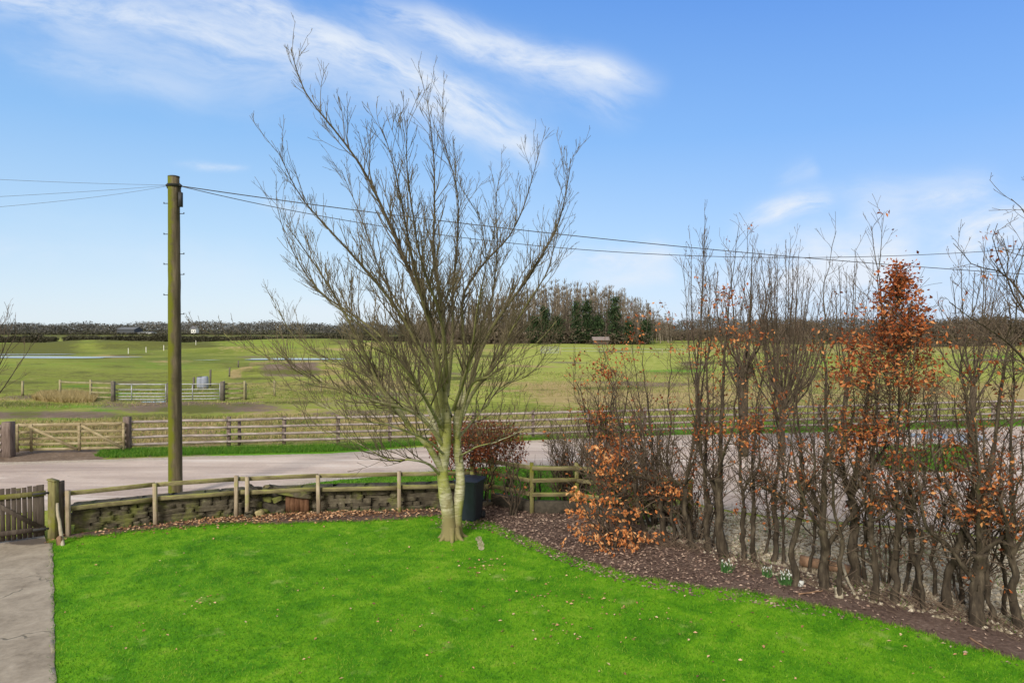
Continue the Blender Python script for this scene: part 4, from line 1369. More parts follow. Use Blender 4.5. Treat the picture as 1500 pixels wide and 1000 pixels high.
def copper_bush():
    r = np.random.default_rng(66)
    base = G(706, 738)
    Y = base[1]
    root = empty('copper_beech_bush', base, 'rounded clipped beech bush with dark copper-red leaves behind the dark wheelie bin', 'shrub')
    tk, tw, lf = MB(), MB(), MB()
    for k in range(16):
        e = P(r.uniform(640, 765), r.uniform(625, 690), Y + r.normal(0, .35))
        s = base + np.array([(e[0] - base[0]) * .55, r.normal(0, .12), 0])
        q = wander(s, e, 9, .09, r)
        rr = np.linspace(.028, .006, 9)
        tk.tube(q, rr, 6)
        limb_children(tw, q, rr, r, .13, .2, .5, 1, .25, .1, minr=.0035, spread=(.6, 1.2))
    n = 2600
    k = 0
    pts = []
    while k < n:
        a, b, d = r.uniform(626, 774), r.uniform(613, 712), r.uniform(-1, 1)
        u = (a - 700) / 72
        v = (b - 655) / (40 if b < 655 else 48)
        if abs(u) ** 2.6 + abs(v) ** 2.6 + abs(d) ** 2.4 > 1 + r.normal(0, .12): continue
        if b > 672 and r.random() < .75: continue
        if u > .45 and v > 0 and r.random() < .45: continue
        pts.append(P(a, b, Y + d * .62))
        k += 1
    pts = np.array(pts)
    m = r.integers(1, 4, n)
    pos = np.repeat(pts, m, 0) + r.normal(0, .045, (m.sum(), 3))
    lf.leaves(pos, r.uniform(.05, .095, len(pos)), .6)
    for p in pts[::4]:
        c = base + np.array([(p[0] - base[0]) * .6, 0, p[2] * .6])
        tw.tube(wander(p + (c - p) * .35, p, 4, .12, r), [.006, .005, .0045, .004], 3)
    tk.build('stems', M['bark'], root, origin=base)
    tw.build('twigs', M['twig'], root, origin=base, smooth=False)
    lf.build('leaves', M['leaf_dark'], root, origin=base, smooth=False)


copper_bush()


# ------------------------------------------------------------------ bare trees standing farther back
def fan_tree(px, py, top, w, n, seed, label, fork=.35, rad=.12, name='bare_tree', lean=(0, 0), tw_gap=.35, minr=.006, burr=False, y_add=0.0, lmax=1.8, m_tr='bark', m_tw='twig'):
    r = np.random.default_rng(seed)
    base = G(px, py)
    base[1] += y_add
    Y = base[1]
    H = P(px, top, Y)[2]
    W = w * Y / 1000
    root = empty(name, base, label, 'tree')
    tk, tw = MB(), MB()
    kp = base + np.array([lean[0] * .3, 0, H * fork])
    q = wander(base + [0, 0, -.05], kp, 8, .05, r)
    rr = np.linspace(rad * 1.15, rad * .9, 8)
    if burr:
        rr[-2:] *= 1.35
        tk.stone(kp + [0, 0, .02], (.62, .6, .5), 0, 0, .12)
        for _ in range(160):
            d = unit(r.normal(0, 1, 3) + [0, 0, .3])
            tw.tube(wander(kp + d * .2, kp + d * r.uniform(.4, .8) + [0, 0, .1], 4, .1, r), [.009, .008, .006, .005], 3)
    tk.tube(q, rr, 9)
    for k in range(n):
        a = k * 2.4 + r.uniform(-.4, .4)
        o = W * math.sqrt((k + .5) / n) * r.uniform(.75, 1.1)
        hh = H * (1 - .34 * (o / W) ** 2) * r.uniform(.93, 1.0)
        e = base + np.array([lean[0] + o * math.cos(a), o * math.sin(a) * .8, hh])
        st = q[-1] if r.random() < .7 else q[-3]
        mid = st + (e - st) * np.array([.60, .60, .36])
        p = curve3([st, st + (mid - st) * .5 + r.normal(0, .05, 3), mid, e], 14)
        p += np.cumsum(r.normal(0, .02, p.shape), 0) * np.linspace(0, 1, 14)[:, None]
        ra = minr * 1.2 + (rad * .30 - minr) * (1 - np.linspace(0, 1, 14)) ** 1.1
        tk.tube(p, ra, 6)
        limb_children(tw, p, ra, r, tw_gap, .5, lmax, 2, .2, .35, minr=minr, spread=(.35, .8), twig_gap=tw_gap * .9, cap=.018)
    tk.build('trunk', M[m_tr], root, origin=base)
    tw.build('twigs', M[m_tw], root, origin=base, smooth=False)


fan_tree(1146, 668, 346, 82, 30, 401, 'round-headed bare tree with fanned stems standing between track and hedge, right of the pollard', fork=.20, rad=.12, lmax=1.5, minr=.005, tw_gap=.30)
fan_tree(1088, 668, 335, 78, 9, 402, 'pollarded bare tree with a dark burr of twigs at its head', fork=.37, rad=.15, burr=True, name='pollard_tree')
fan_tree(-75, 655, 432, 105, 15, 403, 'bare tree beyond the field gate reaching thin twigs into view at the far edge', fork=.25, rad=.12, lean=(.6, 0))
fan_tree(1020, 650, 300, 34, 6, 404, 'tall slim bare tree beside the track showing leaders above the rusty leaves', fork=.3, rad=.09)
fan_tree(1240, 660, 352, 40, 7, 405, 'slim bare tree by the track seen through the hedge before the russet beech', fork=.3, rad=.09)
fan_tree(1425, 665, 350, 62, 10, 406, 'spreading bare tree by the track behind the heaviest foreground hedge trunk', fork=.32, rad=.12)
fan_tree(640, 560, 432, 60, 12, 407, 'brownish bare tree in the field directly behind the garden tree', fork=.2, rad=.16, minr=.012, tw_gap=.6, lmax=2.4)

# ------------------------------------------------------------------ telegraph pole and its cables
def telegraph_pole():
    base = G(257, 727)
    Y = base[1]
    top = P(254.5, 259, Y)
    H = top[2]
    root = empty('telegraph_pole', base, 'tall wooden telegraph pole with green algae on one side, standing beside the track', 'pole')
    mb = MB()
    n = 26
    t = np.linspace(0, 1, n)
    q = np.stack([base[0] + (top[0] - base[0]) * t, np.full(n, Y), -.3 + (H + .3) * t], 1)
    q += rng.normal(0, .003, q.shape)
    mb.tube(q, .185 - .037 * t, 18)
    mb.build('pole_shaft', M['pole'], root, origin=base)
    mb = MB()
    mb.tube([top + [0, 0, -.012], top + [0, 0, .015], top + [0, 0, .03]], [.155, .15, .09], 16)
    mb.build('pole_cap', M['dark_metal'], root, origin=base)

    def at(py, dxp, dy=0.0):
        return P(254.8 + dxp, py, Y + dy)
    for py, sgn in ((298, -1), (313, 1), (343, -1), (372, 1), (387, -1), (402, 1), (432, -1), (460, 1), (476, -1)):
        a, b = at(py, sgn * 6), at(py, sgn * 14.6)
        s = MB()
        s.tube([a, b], [.011, .011], 6)
        s.tube([b + [0, 0, -.012], b + [0, 0, .035]], [.013, .013], 6)
        s.build('step_iron', M['dark_metal'], root, origin=base)
    s = MB()
    s.beam(at(282, 9.6, -.05), at(303, 9.6, -.05), .10, .11, .015, up=(0, 1, 0))
    s.tube([at(272, 7), at(277, 9), at(283, 10)], [.02, .02, .018], 6)
    s.build('junction_box', M['dark_metal'], root, origin=base)
    for sgn, py in ((-1, 271), (1, 272)):
        s = MB()
        s.tube([at(py - 2, sgn * 6.5), at(py, sgn * 9), at(py + 1, sgn * 11.5)], [.05, .045, .03], 8)
        s.tube([at(py + 3, sgn * 6.5), at(py + 4, sgn * 10)], [.035, .03], 8)
        s.build('cable_bracket', M['dark_metal'], root, origin=base)
    s = MB()
    s.tube([at(270, 0) + [0, -.003, 0], at(274, 0) + [0, -.003, 0]], [.166, .166], 18)
    s.build('cable_band', M['dark_metal'], root, origin=base)
    return Y


PY_ = telegraph_pole()


def cable(pts, y0, y1, rad, m, label, group=None):
    """pts in photograph pixels; the cable hangs between supports y0 and y1 metres away"""
    p = np.asarray(pts, float)
    fx = np.linspace(p[0, 0], p[-1, 0], 60)
    A = np.stack([np.ones(len(p)), p[:, 0], p[:, 0] ** 2, p[:, 0] ** 3][:4 if len(p) > 3 else 3], 1)
    co = np.linalg.lstsq(A, p[:, 1], rcond=None)[0]
    fy = sum(c * fx ** i for i, c in enumerate(co))
    q = []
    for a, b in zip(fx, fy):
        # depth along a straight run on plan between the two supports
        A0, A1 = np.array([(p[0, 0] - 750) / 1000 * y0, y0]), np.array([(p[-1, 0] - 750) / 1000 * y1, y1])
        k = (a - 750) / 1000
        dn = (A1[0] - A0[0]) - k * (A1[1] - A0[1])
        t = (k * A0[1] - A0[0]) / dn
        q.append(P(a, b, A0[1] + t * (A1[1] - A0[1])))
    mb = MB()
    mb.tube(q, rad, 5)
    o = mb.build('overhead_cable', m)
    return tag(o, label, 'cable', group)


cable([(267, 273), (430, 296), (645, 322), (800, 343), (1000, 361), (1185, 377), (1290, 387), (1455, 399), (1640, 410)], PY_, 27, .0135, M['wire'], 'thick black overhead cable from the pole, the lower one at the far frame edge')
cable([(267, 275), (500, 318), (690, 349), (800, 364), (1000, 376), (1185, 377), (1350, 371), (1500, 363.5), (1640, 353)], PY_, 25, .0105, M['wire'], 'thinner black overhead cable from the pole that sags and then rises towards the frame edge')
cable([(243, 271), (120, 268), (0, 263), (-160, 254)], PY_, 13, .0042, M['wire_grey'], 'topmost of three faint grey cables leaving the pole over the picket gate', None)
cable([(243, 272), (120, 281), (0, 288), (-160, 296)], PY_, 13, .0042, M['wire_grey'], 'middle of three faint grey cables leaving the pole over the picket gate', None)
cable([(243, 273), (120, 291), (0, 303), (-160, 318)], PY_, 13, .0042, M['wire_grey'], 'lowest of three faint grey cables leaving the pole over the picket gate', None)


# ------------------------------------------------------------------ wheelie bin
def wheelie_bin():
    base = G(689, 761)
    rz = R(-20)
    root = empty('wheelie_bin', base, 'dark navy plastic wheelie bin with closed lid standing behind the garden tree trunk', 'bin', rz=0)
    c, s = math.cos(rz), math.sin(rz)

    def W(x, y, z):
        return base + np.array([x * c - y * s, x * s + y * c, z])

    def ringbox(mb, lv):
        v, f = [], []
        for (z, hx, y0, y1, ch) in lv:
            pr = [(-hx + ch, y0), (hx - ch, y0), (hx, y0 + ch), (hx, y1 - ch), (hx - ch, y1), (-hx + ch, y1), (-hx, y1 - ch), (-hx, y0 + ch)]
            v += [W(a, b, z) for a, b in pr]
        for i in range(len(lv) - 1):
            for j in range(8):
                f.append((i * 8 + j, i * 8 + (j + 1) % 8, i * 8 + 8 + (j + 1) % 8, i * 8 + 8 + j))
        f.append(tuple(range(7, -1, -1)))
        f.append(tuple(range(len(v) - 8, len(v))))
        mb.add(v, f)
    b = MB()
    ringbox(b, [(.03, .205, -.22, .20, .03), (.05, .22, -.235, .22, .035), (.35, .235, -.265, .245, .035), (.80, .26, -.305, .27, .04), (.90, .268, -.315, .28, .04), (.905, .288, -.335, .30, .045), (.965, .29, -.34, .305, .045)])
    b.build('body', M['bin'], root, smooth=False, origin=base)
    l = MB()
    ringbox(l, [(.966, .298, -.355, .32, .05), (.99, .302, -.362, .33, .05), (1.015, .285, -.33, .31, .06), (1.045, .20, -.22, .22, .08), (1.05, .12, -.12, .14, .05)])
    l.build('lid', M['bin'], root, smooth=False, origin=base)
    for sx in (-1, 1):
        w = MB()
        a, d = W(sx * .215, .235, .10), W(sx * .265, .235, .10)
        ax = unit(d - a)
        w.tube([a, a + ax * .008, d - ax * .008, d], [.085, .10, .10, .085], 20)
        wo_ = w.build('wheel', M['rubber'], root, origin=base)
        h = MB()
        h.tube([d - ax * .002, d + ax * .01], [.045, .035], 12)
        h.build('hub', M['bin'], wo_, origin=base)
    h = MB()
    h.tube([W(-.24, .31, .96), W(-.24, .375, .99), W(.24, .375, .99), W(.24, .31, .96)], .016, 8)
    h.build('handle', M['bin'], root, origin=base)


wheelie_bin()


# ------------------------------------------------------------------ low stone wall with its rail fence
def along(pts, s):
    p = np.asarray(pts, float)
    d = np.concatenate([[0], np.cumsum(np.linalg.norm(np.diff(p, axis=0), axis=1))])
    s = np.clip(s, 0, d[-1])
    j = min(max(np.searchsorted(d, s) - 1, 0), len(p) - 2)
    f = (s - d[j]) / (d[j + 1] - d[j])
    return p[j] * (1 - f) + p[j + 1] * f, unit(p[j + 1] - p[j]), d[-1]


def stone_wall():
    line = [G(a, b) + np.array([0, .26, 0]) for a, b in [(100, 782), (230, 767), (347, 755.5), (467, 750), (585, 747), (690, 743)]]
    _, _, L = along(line, 0)
    root = empty('stone_wall', line[0], 'low mossy rubble stone wall at the lawn edge, part collapsed below the rail', 'wall')
    st, core = MB(), MB()
    gap0, gap1 = None, None
    # where the wall has tumbled: between the two close posts and the next one
    ss = np.linspace(0, L, 400)
    pxs = np.array([pix(along(line, s)[0])[0] for s in ss])
    z = 0.0
    H = .62
    zc = 0
    while zc < H - .03:
        h = rng.uniform(.06, .135)
        if zc + h > H - .05: h = H - zc
        s = rng.uniform(-.2, 0)
        while s < L:
            l = rng.uniform(.14, .40) * (1 + 2.2 * (rng.random() < .2))
            c, d, _ = along(line, s + l / 2)
            px = np.interp(s + l / 2, ss, pxs)
            tum = 358 < px < 440
            if tum:
                if rng.random() < .35 or zc > .52:
                    s += l
                    continue
                l *= rng.uniform(.7, 1.1)
            rz = math.atan2(d[1], d[0])
            nrm = np.array([-d[1], d[0], 0])
            off = rng.normal(0, .018 if not tum else .09)
            st.stone(c - nrm * (.10 + off) + [0, 0, zc + h / 2], (l * 1.01, .24, h * (1.02 if not tum else 1.25)), rz + rng.normal(0, .03 if not tum else .35), rng.normal(0, .03 if not tum else .45), .045 if not tum else .10, 12)
            st.stone(c + nrm * .14 + [0, 0, zc + h / 2], (l * .98, .22, h * .97), rz, 0, .05, 4.5)
            s += l + .004
        zc += h
    for i in range(len(line) - 1):
        core.beam(line[i] + [0, .03, .25], line[i + 1] + [0, .03, .25], .26, .56, .02)
    st.build('stones', M['stone'], root, origin=line[0])
    core.build('wall_core', M['stone_dark'], root, origin=line[0])
    cap = MB()
    s = 0
    while s < L:
        l = rng.uniform(.3, .8)
        c, d, _ = along(line, s + l / 2)
        px = np.interp(s + l / 2, ss, pxs)
        if not (372 < px < 425):
            cap.stone(c + [0, 0, .60], (l, .40, .05), math.atan2(d[1], d[0]) + rng.normal(0, .03), 0, .05, 5)
        s += l
    cap.build('coping_stones', M['stone'], root, origin=line[0])
    return line


WALL = stone_wall()


def rail_fence(name, label, posts, rails, post_h, pw, rw, rh, pm, rm, cat='fence', rail_side=0.0, round_rail=False, extra_end=None, jit=.004, post_jit=0.0, group=None, ends=(0, 0)):
    """posts: ground points; rails: heights"""
    root = empty(name, posts[0], label, cat, group)
    for p in posts:
        mb = MB()
        h = post_h * (1 + rng.normal(0, .02))
        ln = rng.normal(0, .012, 2)
        mb.beam(p + [0, 0, -.15], p + [ln[0], ln[1], h], pw, pw * .9, .008, up=(0, 1, 0), jit=.002)
        mb.build('post', M[pm], root, origin=posts[0])
    for i in range(len(posts) - 1):
        a, b = posts[i], posts[i + 1]
        d = unit(b - a)
        nrm = np.array([-d[1], d[0], 0]) * rail_side
        for z in rails:
            mb = MB()
            za, zb = z + rng.normal(0, .008), z + rng.normal(0, .008)
            e0 = -d * (ends[0] if i == 0 else 0)
            e1 = d * (ends[1] if i == len(posts) - 2 else 0)
            if round_rail:
                q = wander(a + nrm + e0 + [0, 0, za], b + nrm + e1 + [0, 0, zb], 8, .004)
                mb.tube(q, rh / 2 * (1 + rng.normal(0, .06, 8)), 8)
            else:
                mb.beam(a + nrm + e0 + d * .004 + [0, 0, za], b + nrm + e1 - d * .004 + [0, 0, zb], rw, rh, .006, jit=jit)
            mb.build('rail', M[rm], root, origin=posts[0])
    return root


gposts = [G(a, b) for a, b in [(100, 785), (228, 769), (346, 758), (362, 758), (467, 753), (585, 750), (690, 747)]]
rail_fence('garden_rail_fence', 'low timber rail fence with pale posts and green mossy rails running along the stone wall', gposts, [.61, .94], 1.0, .088, .035, .10, 'garden_post', 'garden_rail', rail_side=.066, ends=(.35, .0))
hposts = [G(a, b) for a, b in [(692, 737), (722, 739), (779, 752), (845, 752), (930, 765), (1010, 785)]]
rail_fence('mossy_rail_fence', 'dark mossy three-rail timber fence between the wheelie bin and the hedge', hposts, [.50, .85, 1.16], 1.27, .10, .04, .10, 'picket_mossy', 'garden_rail', rail_side=-.07)
# low retaining wall below it
lw = MB()
for a, b in (((722, 741), (779, 753)), ((779, 753), (850, 755)), ((850, 755), (935, 768))):
    lw.beam(G(*a) + [0, .14, .14], G(*b) + [0, .14, .14], .16, .34, .03, jit=.012)
tag(lw.build('kerb_wall', M['stone_dark']), 'low dark weathered retaining wall below the mossy three-rail fence', 'wall')

for a, b, sz, mt, lab in ((365, 757.5, (.30, .22, .20), 'stone', 'mossy angular stone fallen at the foot of the second of two close fence posts'), (380, 749, (.24, .2, .17), 'stone_lichen', 'pale tan stone lying in the tumbled gap of the wall'),
                          (380, 756, (.26, .2, .18), 'stone_lichen', 'orange-tinged stone lying on leaves in front of the tumbled gap'), (410, 752, (.28, .2, .12), 'stone', 'flat grey stone lying on leaves below the tumbled wall')):
    p = G(a, b)
    mb = MB()
    mb.stone(p + [0, 0, sz[2] * .4], sz, rng.uniform(0, 3), .25, .09)
    tag(mb.build('fallen_stone', M[mt]), lab, 'stone')
p = along(WALL, 0)[0]
cst = min((along(WALL, s)[0] for s in np.linspace(0, 9, 200)), key=lambda q: abs(pix(q)[0] - 393))
mb = MB()
mb.stone(cst + [0, 0, .61], (.24, .2, .16), .3, 0, .07, 2.6)
tag(mb.build('loose_stone', M['stone_lichen']), 'single brown rounded stone sitting on top of the low wall', 'stone')
c0 = min((along(WALL, s)[0] for s in np.linspace(0, 9, 200)), key=lambda q: abs(pix(q)[0] - 442))
mb = MB()
for k in range(5):
    mb.beam(c0 + [-.24 + k * .115, -.27 + rng.normal(0, .008), .02], c0 + [-.24 + k * .115 + rng.normal(0, .008), -.255, rng.uniform(.42, .50)], .125, .09, .012, up=(0, 1, 0), jit=.006)
tag(mb.build('rotten_sleeper', M['rust_wood']), 'rust-red rotten timber block set upright against the tumbled wall', 'timber')


# ------------------------------------------------------------------ garden picket gate
def picket_gate():
    h = G(73, 788)
    e = G(-62, 806)
    root = empty('picket_gate', h, 'dark brown picket gate with diagonal brace at the end of the concrete path', 'gate')
    d = unit(e - h)
    L = np.linalg.norm(e - h)
    nrm = np.array([-d[1], d[0], 0])
    if nrm[1] > 0: nrm = -nrm       # towards the camera

    def at(s, z, o=0.0):
        return h + d * s + nrm * o + np.array([0, 0, z])
    n = 15
    for i in range(n):
        s = .16 + i * (L - .16) / n
        mb = MB()
        w = .085 if i else .14
        mb.beam(at(s, .07), at(s + rng.normal(0, .004), 1.19 + rng.normal(0, .008)), w, .02, .003, up=tuple(nrm), jit=.002)
        mb.build('picket', M['picket'], root, origin=h)
    for z in (.24, 1.02):
        mb = MB()
        mb.beam(at(.06, z, .032), at(L, z, .032), .042, .10, .005, jit=.002)
        mb.build('cross_rail', M['picket_mossy' if z > .5 else 'picket'], root, origin=h)
    mb = MB()
    mb.beam(at(.17, .27, .034), at(1.08, 1.0, .034), .036, .09, .005)
    mb.build('brace', M['picket'], root, origin=h)
    for z in (.24, 1.02):
        mb = MB()
        mb.beam(at(-.06, z, .06), at(.30, z, .06), .008, .045, .002)
        mb.build('hinge', M['dark_metal'], root, origin=h)
    g = G(79, 788)
    mb = MB()
    mb.beam(g + [-.01, .0, -.2], g + [0, 0, 1.27], .19, .13, .012, up=(.2, 1, 0), jit=.003)
    mb.beam(g + [-.005, .0, 1.27], g + [0, 0, 1.295], .21, .15, .008, up=(.2, 1, 0))
    tag(mb.build('gate_post', M['picket_mossy']), 'square mossy gate post carrying the dark picket gate', 'post')
    g2 = G(86, 787)
    mb = MB()
    mb.beam(g2 + [.02, .06, -.2], g2 + [.02, .06, 1.24], .055, .16, .008, up=(.2, 1, 0), jit=.003)
    tag(mb.build('slim_post', M['picket']), 'thin dark post fixed directly beside the mossy gate post', 'post')
    mb = MB()
    q = wander(G(92.5, 800) + [0, 0, -.02], P(84, 737, G(88, 789)[1] - .08), 8, .02)
    mb.tube(q, np.linspace(.042, .03, 8), 8)
    tag(mb.build('leaning_stake', M['pale_wood']), 'pale peeling wooden stake leaning against the mossy gate post', 'stake')
    mb = MB()
    mb.stone(G(87.5, 799) + [0, 0, .09], (.12, .1, .24), .3, .1, .08)
    tag(mb.build('stump_block', M['log']), 'small reddish wood stub at the foot of the leaning stake', 'timber')


picket_gate()

# ------------------------------------------------------------------ field fence along the far side of the track
f0, f1 = G(190, 658), G(1450, 619)
fl = [(190, 658), (262, 655), (335, 653.5), (416, 651), (495, 649), (571, 647), (635, 645), (694, 643.5), (781, 641), (862, 638), (945, 635.5), (1030, 633), (1115, 630.5), (1200, 628), (1285, 625), (1370, 622), (1455, 619), (1560, 615), (1680, 611)]
fposts = [G(a, b) for a, b in fl]
ff = rail_fence('post_and_rail_fence', 'long weathered four-rail field fence on the far side of the track', fposts[0:], [.20, .47, .76, 1.05], 1.14, .13, .06, .10, 'post', 'rail', rail_side=-.085, round_rail=True, ends=(.0, 0))
for a, b in ((349, 653),):
    p = G(a, b)
    mb = MB()
    mb.beam(p + [0, .12, -.1], p + [0, .12, 1.08], .11, .1, .008, up=(0, 1, 0))
    mb.build('post', M['post'], ff, origin=fposts[0])
g = G(187, 659)
mb = MB()
mb.beam(g + [0, 0, -.2], g + [0, 0, 1.27], .24, .22, .02, up=(0, 1, 0), jit=.004)
tag(mb.build('strainer_post', M['post']), 'dark square strainer post between pale field gate and four-rail fence', 'post')
g = G(13, 669)
mb = MB()
mb.beam(g + [0, 0, -.2], g + [0, 0, 1.27], .32, .3, .02, up=(0, 1, 0), jit=.004)
tag(mb.build('strainer_post', M['post']), 'massive dark gate post at the free end of the pale field gate', 'post')
lfp = [G(a, b) for a, b in [(4, 669), (-70, 672), (-150, 675), (-240, 679)]]
rail_fence('post_and_rail_fence', 'short four-rail fence beyond the massive dark gate post', lfp, [.25, .52, .80, 1.1], 1.15, .13, .06, .10, 'post', 'rail', rail_side=.085, round_rail=True)


def field_gate(name, label, a, b, h, mt, braces, verts, rails, rw, thick, cat='gate', two=False):
    root = empty(name, a, label, cat)
    d = unit(b - a)
    L = np.linalg.norm(b - a)
    nrm = np.array([d[1], -d[0], 0])

    def at(t, z, o=0.0):
        return a + d * (t * L) + nrm * o + np.array([0, 0, z])
    for i, z in enumerate(rails):
        mb = MB()
        mb.beam(at(0, z), at(1, z), thick, rw * (1.15 if i == len(rails) - 1 else 1), .006, jit=.003)
        mb.build('gate_rail', M[mt], root, origin=a)
    for t in verts:
        mb = MB()
        mb.beam(at(t, .06, thick * .9), at(t, h, thick * .9), rw, thick, .006, up=tuple(nrm))
        mb.build('upright', M[mt], root, origin=a)
    for (t0, z0, t1, z1) in braces:
        mb = MB()
        mb.beam(at(t0, z0, -thick * .9 if not two else thick * 1.9), at(t1, z1, -thick * .9 if not two else thick * 1.9), thick, rw, .006)
        mb.build('brace', M[mt], root, origin=a)
    return root


field_gate('field_gate', 'pale timber field gate with two diagonal braces across the field entrance', G(24, 664), G(184, 660.5), 1.08, 'pale_gate', [(.12, 1.02, .56, .12), (.60, 1.02, .97, .16)], [.015, .14, .575, .985], [.14, .33, .54, .78, 1.05], .09, .04, two=True)
# galvanised gates out in the field
field_gate('metal_gate', 'galvanised five-bar metal gate beside the wooden hurdle panel, seen before the pole', G(168, 587.5), G(245, 587.5), 1.12, 'galv', [], [.01, .33, .98], [.12, .30, .50, .74, 1.08], .05, .045)
field_gate('metal_gate', 'galvanised five-bar metal gate just beyond the telegraph pole, sheltering two barrels', G(248, 587.5), G(324, 586.5), 1.12, 'galv', [], [.01, .45, .98], [.12, .30, .50, .74, 1.08], .05, .045)
for a, b, h, w, lab in ((166, 588, 1.28, .2, 'dark gate post holding the first metal gate next to the wooden hurdle panel'), (246.5, 588, 1.2, .14, 'dark slim post between the two metal gates, half hidden by the pole'), (326, 587, 1.25, .22, 'thick dark post at the far end of the second metal gate')):
    p = G(a, b)
    mb = MB()
    mb.beam(p + [0, 0, -.1], p + [0, 0, h], w, w, .01, up=(0, 1, 0))
    tag(mb.build('gate_post', M['far_post']), lab, 'post')
rail_fence('hurdle_panel', 'brown four-rail wooden panel before the first metal gate', [G(133, 585.5), G(165, 586.5)], [.2, .5, .8, 1.12], 1.3, .12, .05, .10, 'far_wood', 'far_wood', rail_side=0)
rail_fence('hurdle_panel', 'brown four-rail wooden panel after the second metal gate', [G(328, 586.5), G(358, 585.5)], [.15, .45, .75, 1.08], 1.25, .12, .05, .10, 'far_wood', 'far_wood', rail_side=0)
rail_fence('single_rail_fence', 'single-rail wooden fence over tan grass leading to the hurdle panel', [G(88, 581), G(133, 583)], [1.0], 1.15, .12, .06, .10, 'far_wood', 'far_wood', rail_side=0)
rail_fence('wire_fence', 'thin wire fence with short pale posts running on from the second hurdle panel', [G(360, 585), G(402, 580), (G(470, 574)), G(545, 568)], [.35, .65, 1.0], 1.05, .12, .012, .012, 'far_wood', 'wire', rail_side=0)
for a, b, h, lab in ((33, 579, 1.0, 'pale wooden post standing alone in the field by the tan grass patch'),):
    p = G(a, b)
    mb = MB()
    mb.beam(p + [0, 0, -.1], p + [.02, 0, h], .12, .12, .01, up=(0, 1, 0))
    tag(mb.build('field_post', M['far_wood']), lab, 'post')
for a, b, h, lab in ((283.5, 570, .95, 'short dark post behind the second metal gate, nearest the pole'), (308, 565, 1.35, 'tall thin dark post behind the second metal gate beyond the barrels'), (336, 551, .9, 'dark leaning post on the grassy bank beyond the metal gates'), (349, 541, .8, 'dark post at the foot of the grassy bank by the flood water')):
    p = G(a, b)
    mb = MB()
    z0 = float(hgt(p[0], p[1]))
    mb.beam(p + [0, 0, z0 - .1], p + [.03, 0, z0 + h], .12, .12, .01, up=(0, 1, 0))
    tag(mb.build('field_post', M['far_post']), lab, 'post')
for k, (a, lab) in enumerate(((294, 'blue-grey upright barrel behind the second metal gate, nearer the pole'), (300, 'pale grey upright barrel behind the second metal gate, farther from the pole'))):
    p = G(a, 568)
    root = empty('barrel', p, lab, 'barrel')
    mb = MB()
    mb.tube([p + [0, 0, 0], p + [0, 0, .05], p + [0, 0, .4], p + [0, 0, .8], p + [0, 0, .86]], [.24, .27, .29, .27, .24], 16)
    mb.build('body', M['barrel'], root, origin=p)
    mb = MB()
    mb.tube([p + [0, 0, .861], p + [0, 0, .90]], [.25, .23], 16)
    mb.build('lid', M['dark_metal' if k == 0 else 'barrel'], root, origin=p)
pk = None
for k, (a, b) in enumerate(((188, 519), (214, 518), (240, 517), (287, 511.5))):
    p = G(a, b)
    z0 = float(hgt(p[0], p[1]))
    if pk is None:
        mb = MB()
        mb.tube([p + [0, 0, z0 - .2], p + [0, 0, z0 + 1.05]], [.06, .05], 6)
        pk = mb.build('electric_fence_post', M['pale_post'], origin=p + np.array([0, 0, z0]))
        c = pk
    else:
        c = pk.copy()
        COL.objects.link(c)
    c.location = (p[0], p[1], z0)
    tag(c, 'small white post in the row across the bright green rise beyond the flood water', 'post', 'white posts across the far rise')
field_gate('metal_gate', 'small pale metal gate far out in the meadow before the dark wood', G(792, 518), G(819, 518), 1.2, 'galv', [], [.02, .5, .98], [.15, .4, .65, .9, 1.2], .08, .06)
rail_fence('far_rail_fence', 'thin pale wire fence running on from the small far meadow gate', [G(821, 518), G(850, 518), G(885, 518.5), G(925, 519), G(970, 520), G(1020, 521)], [.5, 1.05], 1.2, .16, .03, .05, 'far_wood', 'galv', rail_side=0)


# ------------------------------------------------------------------ far hedges, woods and buildings
def mass(name, spans, m, label, cat, kind=None, n=6000, size=.6, top_noise=.3, group=None, seed=1, depth=1.2):
    """a leafless hedge or wood edge: twig faces through a volume with an uneven top; spans: (px0, px1, base y, height m)"""
    r = np.random.default_rng(seed)
    mb = MB()
    tot = sum(abs(s[1] - s[0]) for s in spans)
    for (x0, x1, by, h) in spans:
        k = int(n * abs(x1 - x0) / tot)
        t = r.random(k)
        a, b = G(x0, by), G(x1, by)
        W = np.linalg.norm(b - a)
        ph = r.uniform(0, 6.28, 6)
        fr = np.array([.9, 2.1, 4.3, 8.7, 15, 27]) * W / 60
        am = np.array([.5, .4, .35, .3, .22, .18])
        hh = 1 + top_noise * sum(am[i] * np.sin(fr[i] * t * 6.28 + ph[i]) for i in range(6))
        z = h * hh * r.random(k) ** .8
        p = a + (b - a) * t[:, None]
        p[:, 1] += r.normal(0, depth, k)
        p[:, 0] += r.normal(0, .1, k)
        p[:, 2] = z + hgt(p[:, 0], p[:, 1])
        mb.tris(p, size * r.uniform(.6, 1.3, k))
    o = mb.build(name, M[m], smooth=False)
    if kind: tag(o, kind=kind)
    tag(o, label, cat, group)
    return o


